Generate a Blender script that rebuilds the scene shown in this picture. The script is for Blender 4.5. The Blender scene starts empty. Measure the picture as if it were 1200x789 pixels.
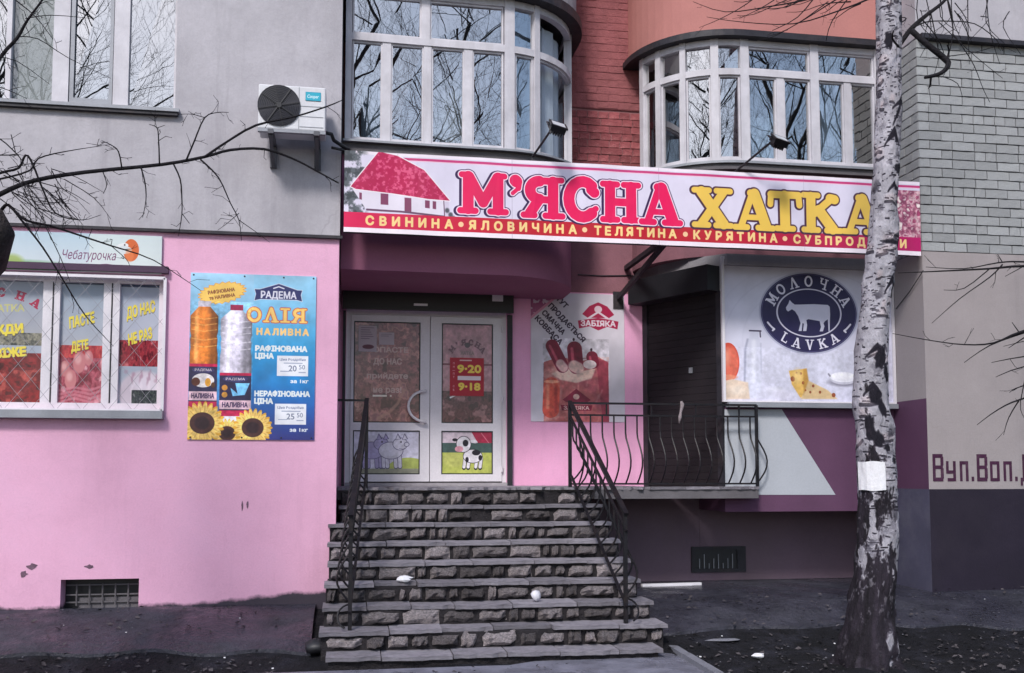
import bpy, bmesh, math, random
import numpy as np
from mathutils import Vector, Matrix
from math import radians, sin, cos, pi, atan2

sc = bpy.context.scene
COL = sc.collection
rng = random.Random(7)

# ------------------------------------------------------------------ camera
F_PX, CAM_YAW, CAM_PITCH = 1150.0, radians(9.5), radians(4.0)
CAM = Vector((0.0, -9.2, 1.5))
AXIS_Y = 555.0 - F_PX * math.tan(CAM_PITCH)
cam_data = bpy.data.cameras.new('camera')
cam_data.sensor_fit = 'HORIZONTAL'
cam_data.sensor_width = 36.0
cam_data.lens = F_PX / 1200.0 * 36.0
cam_data.shift_y = (AXIS_Y - 394.5) / 1200.0
cam_data.clip_start, cam_data.clip_end = 0.05, 500.0
cam = bpy.data.objects.new('camera', cam_data)
COL.objects.link(cam)
cam.location = CAM
cam.rotation_euler = (pi / 2 + CAM_PITCH, 0.0, -CAM_YAW)
sc.camera = cam

# ------------------------------------------------------------------ daylight (overcast)
SUN_ELEV, SUN_AZ = radians(44), radians(206)      # azimuth clockwise from +Y: behind the viewer, a little to the left
w = bpy.data.worlds.new('World')
sc.world = w
w.use_nodes = True
nt = w.node_tree
bg = nt.nodes['Background']
sky = nt.nodes.new('ShaderNodeTexSky')
sky.sky_type = 'NISHITA'
sky.sun_disc = False
sky.sun_elevation = SUN_ELEV
sky.sun_rotation = SUN_AZ
sky.air_density, sky.dust_density, sky.ozone_density = 1.0, 1.6, 2.0
nt.links.new(sky.outputs[0], bg.inputs[0])
bg.inputs[1].default_value = 0.095
sd = bpy.data.lights.new('sun', 'SUN')
sd.energy, sd.angle, sd.color = 1.5, radians(11), (1.0, 0.97, 0.95)
sun = bpy.data.objects.new('sun', sd)
COL.objects.link(sun)
sdir = Vector((sin(SUN_AZ) * cos(SUN_ELEV), cos(SUN_AZ) * cos(SUN_ELEV), sin(SUN_ELEV)))
sun.rotation_euler = sdir.to_track_quat('Z', 'Y').to_euler()
sun.location = (0, -6, 12)
sc.view_settings.view_transform = 'Standard'
sc.view_settings.look = 'None'
sc.view_settings.exposure = 1.02
sc.view_settings.gamma = 1.0
sc.view_settings.use_curve_mapping = False

# ------------------------------------------------------------------ helpers: survey points of the photograph on real planes
_f = Vector((sin(CAM_YAW) * cos(CAM_PITCH), cos(CAM_YAW) * cos(CAM_PITCH), sin(CAM_PITCH)))
_r = Vector((cos(CAM_YAW), -sin(CAM_YAW), 0))
_u = _r.cross(_f)
def ray(px, py):
    return _f + _r * ((px - 600) / F_PX) - _u * ((py - AXIS_Y) / F_PX)
def aty(px, py, Y):
    d = ray(px, py)
    return CAM + d * ((Y - CAM.y) / d.y)
def atz(px, py, Z):
    d = ray(px, py)
    return CAM + d * ((Z - CAM.z) / d.z)
def proj(p):
    v = Vector(p) - CAM
    k = v.dot(_f)
    return 600 + F_PX * v.dot(_r) / k, AXIS_Y - F_PX * v.dot(_u) / k
def lin(c):
    c = np.asarray(c, dtype=float)
    if c.max() > 1.0: c = c / 255.0
    return np.where(c <= 0.04045, c / 12.92, ((c + 0.055) / 1.055) ** 2.4)
def rgba(c):
    return (*[float(x) for x in c], 1.0)

# ------------------------------------------------------------------ helpers: objects
def props(o, label=None, cat=None, group=None, kind=None):
    if label: o['label'] = label
    if cat: o['category'] = cat
    if group: o['group'] = group
    if kind: o['kind'] = kind
    return o
def thing(name, label, cat, loc=(0, 0, 0), group=None):
    o = bpy.data.objects.new(name, None)
    o.empty_display_size = 0.2
    COL.objects.link(o)
    o.location = loc
    return props(o, label, cat, group)
def root_loc(o):
    p = Vector((0, 0, 0))
    while o is not None:
        p += o.location
        o = o.parent
    return p

class MB:
    """collects boxes, sheets and tubes in world coordinates; build() links them as one mesh object"""
    def __init__(self):
        self.v, self.f, self.uv, self.mi = [], [], [], []
    def face(self, pts, uv=None, mi=0):
        n = len(self.v)
        self.v += [tuple(p) for p in pts]
        self.f.append(tuple(range(n, n + len(pts))))
        self.uv.append(uv); self.mi.append(mi)
    def mesh(self, vs, fs, uvs=None, mi=0):
        n = len(self.v)
        self.v += [tuple(p) for p in vs]
        for k, fc in enumerate(fs):
            self.f.append(tuple(n + i for i in fc))
            self.uv.append(uvs[k] if uvs else None); self.mi.append(mi)
    def obox(self, c, ax, ay, az, mi=0):
        """box with centre c and half axes ax ay az"""
        c, ax, ay, az = Vector(c), Vector(ax), Vector(ay), Vector(az)
        vs = [c + ax * i + ay * j + az * k for i in (-1, 1) for j in (-1, 1) for k in (-1, 1)]
        self.mesh(vs, [(0, 1, 3, 2), (4, 6, 7, 5), (0, 4, 5, 1), (2, 3, 7, 6), (0, 2, 6, 4), (1, 5, 7, 3)], mi=mi)
    def box(self, x0, x1, y0, y1, z0, z1, mi=0):
        self.obox(((x0 + x1) / 2, (y0 + y1) / 2, (z0 + z1) / 2), ((x1 - x0) / 2, 0, 0), (0, (y1 - y0) / 2, 0), (0, 0, (z1 - z0) / 2), mi)
    def bar(self, p, q, w_, h_, up=(0, 0, 1)):
        p, q = Vector(p), Vector(q)
        d = q - p
        s = d.cross(Vector(up))
        if s.length < 1e-6: s = d.cross(Vector((1, 0, 0)))
        s.normalize()
        u = s.cross(d).normalized()
        self.obox((p + q) / 2, d / 2, s * w_ / 2, u * h_ / 2)
    def tube(self, pts, rad, n=6, cap=True, uv=False):
        pts = [Vector(p) for p in pts]
        if not hasattr(rad, '__len__'): rad = [rad] * len(pts)
        ref = None
        rings = []
        for i, p in enumerate(pts):
            d = (pts[min(i + 1, len(pts) - 1)] - pts[max(i - 1, 0)])
            if d.length < 1e-9: d = Vector((0, 0, 1))
            d.normalize()
            if ref is None:
                ref = d.orthogonal().normalized()
            ref = (ref - d * ref.dot(d))
            if ref.length < 1e-6: ref = d.orthogonal()
            ref.normalize()
            b = d.cross(ref)
            rings.append([p + (ref * cos(2 * pi * k / n) + b * sin(2 * pi * k / n)) * rad[i] for k in range(n)])
        vs = [q for r in rings for q in r]
        fs = []
        for i in range(len(pts) - 1):
            for k in range(n):
                k2 = (k + 1) % n
                fs.append((i * n + k, i * n + k2, (i + 1) * n + k2, (i + 1) * n + k))
        if cap:
            fs.append(tuple(range(n - 1, -1, -1)))
            fs.append(tuple((len(pts) - 1) * n + k for k in range(n)))
        self.mesh(vs, fs)
    def prism(self, poly, z0, z1, mi=0):
        """vertical prism over a plan polygon (x, y)"""
        n = len(poly)
        vs = [(x, y, z0) for x, y in poly] + [(x, y, z1) for x, y in poly]
        fs = [tuple(range(n - 1, -1, -1)), tuple(range(n, 2 * n))]
        fs += [(i, (i + 1) % n, n + (i + 1) % n, n + i) for i in range(n)]
        self.mesh(vs, fs, mi=mi)
    def loft(self, poly, frame, depth):
        """2D polygon (a, b) in frame (origin, A, B), extruded by vector depth"""
        o, A, B = Vector(frame[0]), Vector(frame[1]), Vector(frame[2])
        n = len(poly)
        f0 = [o + A * a + B * b for a, b in poly]
        f1 = [p + Vector(depth) for p in f0]
        fs = [tuple(range(n - 1, -1, -1)), tuple(range(n, 2 * n))]
        fs += [(i, (i + 1) % n, n + (i + 1) % n, n + i) for i in range(n)]
        self.mesh(f0 + f1, fs)
    def lathe(self, c, axis, prof, n=20):
        """prof: (radius, height along axis)"""
        c, a = Vector(c), Vector(axis).normalized()
        x = a.orthogonal().normalized(); y = a.cross(x)
        vs = [c + a * h + (x * cos(2 * pi * k / n) + y * sin(2 * pi * k / n)) * r for r, h in prof for k in range(n)]
        fs = []
        for i in range(len(prof) - 1):
            for k in range(n):
                k2 = (k + 1) % n
                fs.append((i * n + k, i * n + k2, (i + 1) * n + k2, (i + 1) * n + k))
        fs.append(tuple(range(n - 1, -1, -1))); fs.append(tuple((len(prof) - 1) * n + k for k in range(n)))
        self.mesh(vs, fs)
    def data(self, name, mats, off=Vector((0, 0, 0)), smooth=False):
        me = bpy.data.meshes.new(name)
        me.from_pydata([(x - off.x, y - off.y, z - off.z) for x, y, z in self.v], [], self.f)
        if any(u is not None for u in self.uv):
            lay = me.uv_layers.new(name='UVMap')
            i = 0
            for fc, u in zip(self.f, self.uv):
                for k in range(len(fc)):
                    lay.data[i].uv = u[k] if u is not None else (0.001, 0.001)
                    i += 1
        for m in (mats if isinstance(mats, (list, tuple)) else [mats]): me.materials.append(m)
        me.polygons.foreach_set('material_index', self.mi)
        if smooth: me.polygons.foreach_set('use_smooth', [True] * len(me.polygons))
        me.update()
        bm = bmesh.new(); bm.from_mesh(me)
        bmesh.ops.recalc_face_normals(bm, faces=bm.faces) if not getattr(self, 'keep', False) else None
        bm.to_mesh(me); bm.free()
        return me
    def build(self, name, mats, parent=None, smooth=False, label=None, kind=None, loc=None, cat=None, group=None):
        base = root_loc(parent) if parent else Vector((0, 0, 0))
        org = Vector(loc) if loc is not None else base
        o = bpy.data.objects.new(name, self.data(name, mats, org, smooth))
        COL.objects.link(o)
        o.parent = parent
        o.location = org - base
        return props(o, label, cat, group, kind)
def place(name, me, parent, pos, rot=(0, 0, 0), scale=(1, 1, 1)):
    o = bpy.data.objects.new(name, me)
    COL.objects.link(o)
    o.parent = parent
    o.location = Vector(pos) - root_loc(parent)
    o.rotation_euler = rot
    o.scale = scale
    return o

# ------------------------------------------------------------------ helpers: procedural materials
def new_mat(name):
    m = bpy.data.materials.new(name)
    m.use_nodes = True
    t = m.node_tree
    return m, t, t.nodes['Principled BSDF']
def noise(t, co, scale, detail=4, rough=0.6, stretch=None):
    n = t.nodes.new('ShaderNodeTexNoise')
    n.inputs['Scale'].default_value = scale
    n.inputs['Detail'].default_value = detail
    n.inputs['Roughness'].default_value = rough
    src = co
    if stretch:
        mp = t.nodes.new('ShaderNodeMapping')
        mp.inputs['Scale'].default_value = stretch
        t.links.new(co, mp.inputs['Vector']); src = mp.outputs[0]
    t.links.new(src, n.inputs['Vector'])
    return n.outputs['Fac']
def ramp(t, fac, lo, hi):
    r = t.nodes.new('ShaderNodeMapRange')
    r.inputs['From Min'].default_value, r.inputs['From Max'].default_value = lo, hi
    t.links.new(fac, r.inputs['Value'])
    return r.outputs['Result']
def mix(t, fac, a, b):
    n = t.nodes.new('ShaderNodeMix'); n.data_type = 'RGBA'
    if isinstance(fac, float): n.inputs[0].default_value = fac
    else: t.links.new(fac, n.inputs[0])
    for s, c in ((6, a), (7, b)):
        if hasattr(c, 'links'): t.links.new(c, n.inputs[s])
        else: n.inputs[s].default_value = rgba(c)
    return n.outputs[2]
def mul(t, a, k):
    n = t.nodes.new('ShaderNodeMath'); n.operation = 'MULTIPLY'
    t.links.new(a, n.inputs[0])
    if hasattr(k, 'links'): t.links.new(k, n.inputs[1])
    else: n.inputs[1].default_value = k
    return n.outputs[0]
def bump(t, b, h, strength, dist=0.01):
    n = t.nodes.new('ShaderNodeBump')
    n.inputs['Strength'].default_value = strength
    n.inputs['Distance'].default_value = dist
    t.links.new(h, n.inputs['Height'])
    t.links.new(n.outputs[0], b.inputs['Normal'])
def surf(name, col, rough=0.85, var=0.18, scale=3.0, stain=None, stain_amt=0.35, stain_scale=0.9, streak=False,
         fine=60.0, bmp=0.25, bdist=0.004, spec=0.3, metal=0.0, rand=0.0, base_dirt=None, worn=0.0, wet=None):
    """matt surface: base colour, soft mottling, stains, grain and relief"""
    m, t, b = new_mat(name)
    co = t.nodes.new('ShaderNodeTexCoord').outputs['Object']
    col = np.asarray(col, float)
    c = mix(t, ramp(t, noise(t, co, scale, 5), 0.3, 0.7), col * (1 - var), np.minimum(col * (1 + var), 0.95))
    g = noise(t, co, fine, 3, 0.7)
    c = mix(t, mul(t, ramp(t, g, 0.35, 0.75), 0.22), c, col * 0.55)
    if worn:
        # old facade plaster: trowel blotches, run-off streaks and hairline cracks
        bl = ramp(t, noise(t, co, 0.75, 8, 0.75), 0.48, 0.62)
        c = mix(t, mul(t, bl, worn * .5), c, np.minimum(col * 1.22 + .02, .9))
        st_ = ramp(t, noise(t, co, 2.6, 5, 0.7, (1.6, 1.6, 0.10)), 0.56, 0.74)
        c = mix(t, mul(t, st_, worn * .55), c, col * 0.55)
        gr_ = ramp(t, noise(t, co, 22, 4, 0.7), 0.35, 0.7)
        c = mix(t, mul(t, gr_, worn * .22), c, col * 0.72)
        nz = t.nodes.new('ShaderNodeTexNoise'); nz.inputs['Scale'].default_value = 1.7; nz.inputs['Detail'].default_value = 5
        t.links.new(co, nz.inputs['Vector'])
        va = t.nodes.new('ShaderNodeVectorMath'); va.operation = 'MULTIPLY_ADD'
        t.links.new(nz.outputs['Color'], va.inputs[0]); va.inputs[1].default_value = (.9, .9, .9); t.links.new(co, va.inputs[2])
        vo = t.nodes.new('ShaderNodeTexVoronoi'); vo.feature = 'DISTANCE_TO_EDGE'; vo.inputs['Scale'].default_value = 0.42
        t.links.new(va.outputs[0], vo.inputs['Vector'])
        ck = mul(t, ramp(t, vo.outputs['Distance'], 0.006, 0.001), ramp(t, noise(t, co, 0.6, 2), 0.5, 0.62))
        c = mix(t, mul(t, ck, worn * .3), c, col * 0.45)
    if stain is not None:
        n2 = noise(t, co, stain_scale, 7, 0.68, (1, 1, 0.16) if streak else None)
        c = mix(t, mul(t, ramp(t, n2, 0.5, 0.72), stain_amt), c, stain)
    if base_dirt is not None:
        zt, zh, dc = base_dirt[:3]             # splashed dirt: ragged edge at height zt, spread zh
        sx = t.nodes.new('ShaderNodeSeparateXYZ'); t.links.new(co, sx.inputs[0])
        n3 = noise(t, co, 2.2, 8, 0.7)
        ad = t.nodes.new('ShaderNodeMath'); ad.operation = 'MULTIPLY_ADD'
        t.links.new(n3, ad.inputs[0]); ad.inputs[1].default_value = -zh * 3.2
        t.links.new(sx.outputs[2], ad.inputs[2])
        hv_ = ad.outputs[0]
        if len(base_dirt) > 3:          # the splashed dirt climbs towards one end of the wall
            rx = ramp(t, sx.outputs[0], base_dirt[3], base_dirt[4])
            sb_ = t.nodes.new('ShaderNodeMath'); sb_.operation = 'SUBTRACT'
            t.links.new(hv_, sb_.inputs[0]); t.links.new(mul(t, rx, base_dirt[5]), sb_.inputs[1]); hv_ = sb_.outputs[0]
        c = mix(t, ramp(t, hv_, zt - zh * 1.2, zt - zh * 1.9), c, dc)
    if rand > 0:
        oi = t.nodes.new('ShaderNodeObjectInfo')
        hv = t.nodes.new('ShaderNodeHueSaturation')
        t.links.new(ramp(t, oi.outputs['Random'], 0, 1), hv.inputs['Value'])
        hv.inputs['Value'].links[0].from_node.inputs['To Min'].default_value = 1 - rand
        hv.inputs['Value'].links[0].from_node.inputs['To Max'].default_value = 1 + rand
        t.links.new(c, hv.inputs['Color']); c = hv.outputs[0]
    t.links.new(c, b.inputs['Base Color'])
    b.inputs['Roughness'].default_value = rough
    if wet is not None:
        wr = ramp(t, noise(t, co, wet, 5, 0.6), 0.42, 0.60)
        wr.node.inputs['To Min'].default_value = 0.22; wr.node.inputs['To Max'].default_value = rough
        t.links.new(wr, b.inputs['Roughness'])
    b.inputs['Specular IOR Level'].default_value = spec
    b.inputs['Metallic'].default_value = metal
    if bmp:
        ad = t.nodes.new('ShaderNodeMath'); ad.operation = 'ADD'
        t.links.new(g, ad.inputs[0]); t.links.new(mul(t, noise(t, co, scale * 4, 5), 2.0), ad.inputs[1])
        bump(t, b, ad.outputs[0], bmp, bdist)
    return m
def print_mat(name, arr, rough=0.45, spec=0.35, bmp=0.06, bscale=7.0, dirt=0.12):
    """flat print: a picture painted by this script (no file) on a real surface"""
    h, wd = arr.shape[:2]
    im = bpy.data.images.new(name, wd, h)
    px = np.ones((h, wd, 4), np.float32)
    px[:, :, :3] = np.clip(arr[::-1], 0, 1)
    im.pixels.foreach_set(px.ravel())
    im.update(); im.pack()
    m, t, b = new_mat(name)
    ti = t.nodes.new('ShaderNodeTexImage'); ti.image = im
    ti.extension = 'EXTEND'
    co = t.nodes.new('ShaderNodeTexCoord').outputs['Object']
    c = ti.outputs['Color']
    if dirt:
        c = mix(t, mul(t, ramp(t, noise(t, co, 2.5, 6, 0.65, (1, 1, 0.5)), 0.45, 0.75), dirt), c, (0.16, 0.15, 0.16))
    t.links.new(c, b.inputs['Base Color'])
    b.inputs['Roughness'].default_value = rough
    b.inputs['Specular IOR Level'].default_value = spec
    if bmp: bump(t, b, noise(t, co, bscale, 2), bmp, 0.02)
    return m
def glass_mat(name, refl=0.4, tint=(0.62, 0.68, 0.72)):
    m, t, b = new_mat(name)
    t.nodes.remove(b)
    g = t.nodes.new('ShaderNodeBsdfGlossy'); g.inputs['Roughness'].default_value = 0.006
    g.inputs['Color'].default_value = (1.0, 0.97, 0.93, 1)
    tr = t.nodes.new('ShaderNodeBsdfTransparent'); tr.inputs['Color'].default_value = rgba(tint)
    mx = t.nodes.new('ShaderNodeMixShader'); mx.inputs[0].default_value = refl
    co = t.nodes.new('ShaderNodeTexCoord').outputs['Object']
    bp = t.nodes.new('ShaderNodeBump'); bp.inputs['Strength'].default_value = 0.025; bp.inputs['Distance'].default_value = 0.02
    t.links.new(noise(t, co, 2.2, 2), bp.inputs['Height']); t.links.new(bp.outputs[0], g.inputs['Normal'])
    t.links.new(tr.outputs[0], mx.inputs[1]); t.links.new(g.outputs[0], mx.inputs[2])
    t.links.new(mx.outputs[0], t.nodes['Material Output'].inputs['Surface'])
    return m
def plain(name, col, rough=0.5, spec=0.4, metal=0.0, var=0.1):
    return surf(name, col, rough, var, 6.0, bmp=0.08, fine=90, spec=spec, metal=metal)

# ------------------------------------------------------------------ helpers: painting flat print
_glyphs = {}
def glyphs(s):
    if s not in _glyphs:
        c = bpy.data.curves.new('t', 'FONT'); c.body = s; c.resolution_u = 3
        o = bpy.data.objects.new('t', c); COL.objects.link(o)
        me = o.evaluated_get(bpy.context.evaluated_depsgraph_get()).to_mesh()
        me.calc_loop_triangles()
        v = np.array([q.co[:2] for q in me.vertices]).reshape(-1, 2)
        tr = np.array([q.vertices[:] for q in me.loop_triangles], int).reshape(-1, 3)
        o.evaluated_get(bpy.context.evaluated_depsgraph_get()).to_mesh_clear()
        bpy.data.objects.remove(o); bpy.data.curves.remove(c)
        _glyphs[s] = (v, tr)
    return _glyphs[s]
def vnoise(wd, h, cell, seed=0, octv=4, asp=1.0):
    """value noise 0..1"""
    r = np.random.RandomState(seed)
    out = np.zeros((h, wd)); amp, tot = 1.0, 0.0
    for k in range(octv):
        cx, cy = max(1.0, cell * asp / 2 ** k), max(1.0, cell / 2 ** k)
        gw, gh = int(wd / cx) + 3, int(h / cy) + 3
        g = r.rand(gh, gw)
        xs, ys = np.arange(wd) / cx, np.arange(h) / cy
        xi, yi = xs.astype(int), ys.astype(int)
        fx, fy = xs - xi, ys - yi
        fx, fy = fx * fx * (3 - 2 * fx), (fy * fy * (3 - 2 * fy))[:, None]
        a = g[yi][:, xi] * (1 - fx) + g[yi][:, xi + 1] * fx
        b = g[yi + 1][:, xi] * (1 - fx) + g[yi + 1][:, xi + 1] * fx
        out += (a * (1 - fy) + b * fy) * amp
        tot += amp; amp *= 0.55
    return out / tot
def printed(art, x0, y0, x1, y1, seed, amt=.3, cell=16):
    """tone variation of a printed photograph"""
    x0, y0, x1, y1 = [int(q) for q in (x0, y0, x1, y1)]
    n = vnoise(x1 - x0, y1 - y0, cell, seed, 4)[..., None]; n2 = vnoise(x1 - x0, y1 - y0, cell * 5, seed + 1, 3)[..., None]
    art.a[y0:y1, x0:x1] = np.clip(art.a[y0:y1, x0:x1] * (1 - amt + amt * (n + n2)), 0, 1)
class Art:
    """small painter, x right and y down in pixels, colours 0..255 as printed"""
    def __init__(self, wd, h, bg=(255, 255, 255)):
        self.w, self.h = wd, h
        self.a = np.ones((h, wd, 3)) * np.array(bg) / 255.0
    def win(self, x0, y0, x1, y1):
        x0, y0 = max(0, int(math.floor(x0))), max(0, int(math.floor(y0)))
        x1, y1 = min(self.w, int(math.ceil(x1)) + 1), min(self.h, int(math.ceil(y1)) + 1)
        if x1 <= x0 or y1 <= y0: return None
        yy, xx = np.mgrid[y0:y1, x0:x1]
        return x0, y0, x1, y1, xx + 0.5, yy + 0.5
    def put(self, wn, m, col, alpha=1.0):
        x0, y0, x1, y1 = wn[:4]
        m = (np.clip(m, 0, 1) * alpha)[..., None]
        if not callable(col): c = np.asarray(col, float) / 255.0
        else: c = col(wn[4], wn[5]) / 255.0
        self.a[y0:y1, x0:x1] = self.a[y0:y1, x0:x1] * (1 - m) + c * m
    def rect(self, x0, y0, x1, y1, col, alpha=1.0):
        wn = self.win(x0, y0, x1, y1)
        if wn: self.put(wn, ((wn[4] >= x0) & (wn[4] <= x1) & (wn[5] >= y0) & (wn[5] <= y1)).astype(float), col, alpha)
    def vgrad(self, x0, y0, x1, y1, c0, c1):
        c0, c1 = np.array(c0, float), np.array(c1, float)
        self.rect(x0, y0, x1, y1, lambda X, Y: c0 + (c1 - c0) * np.clip((Y - y0) / max(1, y1 - y0), 0, 1)[..., None])
    def poly_d(self, pts, X, Y):
        d = np.full(X.shape, 1e9); s = np.zeros(X.shape, bool)
        n = len(pts)
        for i in range(n):
            (ax, ay), (bx, by) = pts[i], pts[(i + 1) % n]
            ex, ey = bx - ax, by - ay
            t_ = np.clip(((X - ax) * ex + (Y - ay) * ey) / max(1e-9, ex * ex + ey * ey), 0, 1)
            d = np.minimum(d, np.hypot(X - ax - ex * t_, Y - ay - ey * t_))
            if ay != by: s ^= ((ay > Y) != (by > Y)) & (X < ex * (Y - ay) / (by - ay) + ax)
        return np.where(s, -d, d)
    def poly(self, pts, col, alpha=1.0, soft=1.0, grow=0.0):
        xs, ys = [p[0] for p in pts], [p[1] for p in pts]
        g = grow + soft + 1
        wn = self.win(min(xs) - g, min(ys) - g, max(xs) + g, max(ys) + g)
        if wn: self.put(wn, 0.5 - (self.poly_d(pts, wn[4], wn[5]) - grow) / soft, col, alpha)
    def line(self, pts, wd, col, alpha=1.0, soft=1.0):
        xs, ys = [p[0] for p in pts], [p[1] for p in pts]
        g = wd / 2 + soft + 1
        wn = self.win(min(xs) - g, min(ys) - g, max(xs) + g, max(ys) + g)
        if not wn: return
        d = np.full(wn[4].shape, 1e9)
        for (ax, ay), (bx, by) in zip(pts, pts[1:]):
            ex, ey = bx - ax, by - ay
            t_ = np.clip(((wn[4] - ax) * ex + (wn[5] - ay) * ey) / max(1e-9, ex * ex + ey * ey), 0, 1)
            d = np.minimum(d, np.hypot(wn[4] - ax - ex * t_, wn[5] - ay - ey * t_))
        self.put(wn, 0.5 - (d - wd / 2) / soft, col, alpha)
    def ell(self, cx, cy, rx, ry, col, rot=0.0, alpha=1.0, soft=1.0, ring=0.0):
        R = max(rx, ry) + soft + ring + 1
        wn = self.win(cx - R, cy - R, cx + R, cy + R)
        if not wn: return
        c, s = cos(rot), sin(rot)
        x, y = (wn[4] - cx) * c + (wn[5] - cy) * s, -(wn[4] - cx) * s + (wn[5] - cy) * c
        d = (np.hypot(x / rx, y / ry) - 1) * min(rx, ry)
        if ring: d = np.abs(d) - ring / 2
        self.put(wn, 0.5 - d / soft, col, alpha)
    def text(self, s, cx, cy, cap, col, bold=0.0, ang=0.0, sx=1.0, align='c', alpha=1.0, width=None, shear=0.0):
        """cap = capital height in pixels; (cx, cy) = anchor at mid height; bold = growth in pixels"""
        v, tr = glyphs(s)
        if not len(tr): return
        v = v.copy()
        k = cap / 0.727
        x0, x1 = v[:, 0].min(), v[:, 0].max()
        if width: sx = width / ((x1 - x0) * k)
        a = {'c': (x0 + x1) / 2, 'l': x0, 'r': x1}[align]
        px, py = (v[:, 0] - a + shear * (v[:, 1] - 0.36)) * k * sx, -(v[:, 1] - 0.3635) * k
        c, sn = cos(ang), sin(ang)
        X, Y = cx + px * c - py * sn, cy + px * sn + py * c
        wn = self.win(X.min() - 2 - bold, Y.min() - 2 - bold, X.max() + 2 + bold, Y.max() + 2 + bold)
        if not wn: return
        S = 3
        hh, ww = (wn[3] - wn[1]) * S, (wn[2] - wn[0]) * S
        m = np.zeros((hh, ww), bool)
        TX, TY = (X - wn[0]) * S, (Y - wn[1]) * S
        for i, j, l in tr:
            ax, ay, bx, by, qx, qy = TX[i], TY[i], TX[j], TY[j], TX[l], TY[l]
            u0, u1 = max(0, int(min(ax, bx, qx))), min(ww, int(max(ax, bx, qx)) + 2)
            w0, w1 = max(0, int(min(ay, by, qy))), min(hh, int(max(ay, by, qy)) + 2)
            if u1 <= u0 or w1 <= w0: continue
            yy, xx = np.mgrid[w0:w1, u0:u1]
            xx = xx + 0.5; yy = yy + 0.5
            e0 = (bx - ax) * (yy - ay) - (by - ay) * (xx - ax)
            e1 = (qx - bx) * (yy - by) - (qy - by) * (xx - bx)
            e2 = (ax - qx) * (yy - qy) - (ay - qy) * (xx - qx)
            m[w0:w1, u0:u1] |= ((e0 >= 0) & (e1 >= 0) & (e2 >= 0)) | ((e0 <= 0) & (e1 <= 0) & (e2 <= 0))
        r = int(round(bold * S))
        if r > 0:
            o = m.copy()
            for dy in range(-r, r + 1):
                q = int(math.sqrt(r * r - dy * dy))
                for dx in sorted({-q, -q // 2, 0, q // 2, q}):
                    y0, y1, x0_, x1_ = max(0, dy), min(hh, hh + dy), max(0, dx), min(ww, ww + dx)
                    o[y0:y1, x0_:x1_] |= m[y0 - dy:y1 - dy, x0_ - dx:x1_ - dx]
            m = o
        cov = m.reshape(wn[3] - wn[1], S, wn[2] - wn[0], S).mean(axis=(1, 3))
        self.put(wn, cov, col, alpha)
    def arc(self, s, cx, cy, R, a0, a1, cap, col, bold=0.0, ry=None, flip=False):
        """letters along an ellipse from angle a0 to a1 (degrees, 90 = top)"""
        ry = ry or R
        n = len(s)
        for i, ch in enumerate(s):
            a = radians(a0 + (a1 - a0) * (i / (n - 1)))
            x, y = cx + R * cos(a), cy - ry * sin(a)
            tx, ty = -R * sin(a), -ry * cos(a)
            ang = atan2(ty, tx) + (pi if not flip else 0)
            yield ch, x, y, ang
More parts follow.
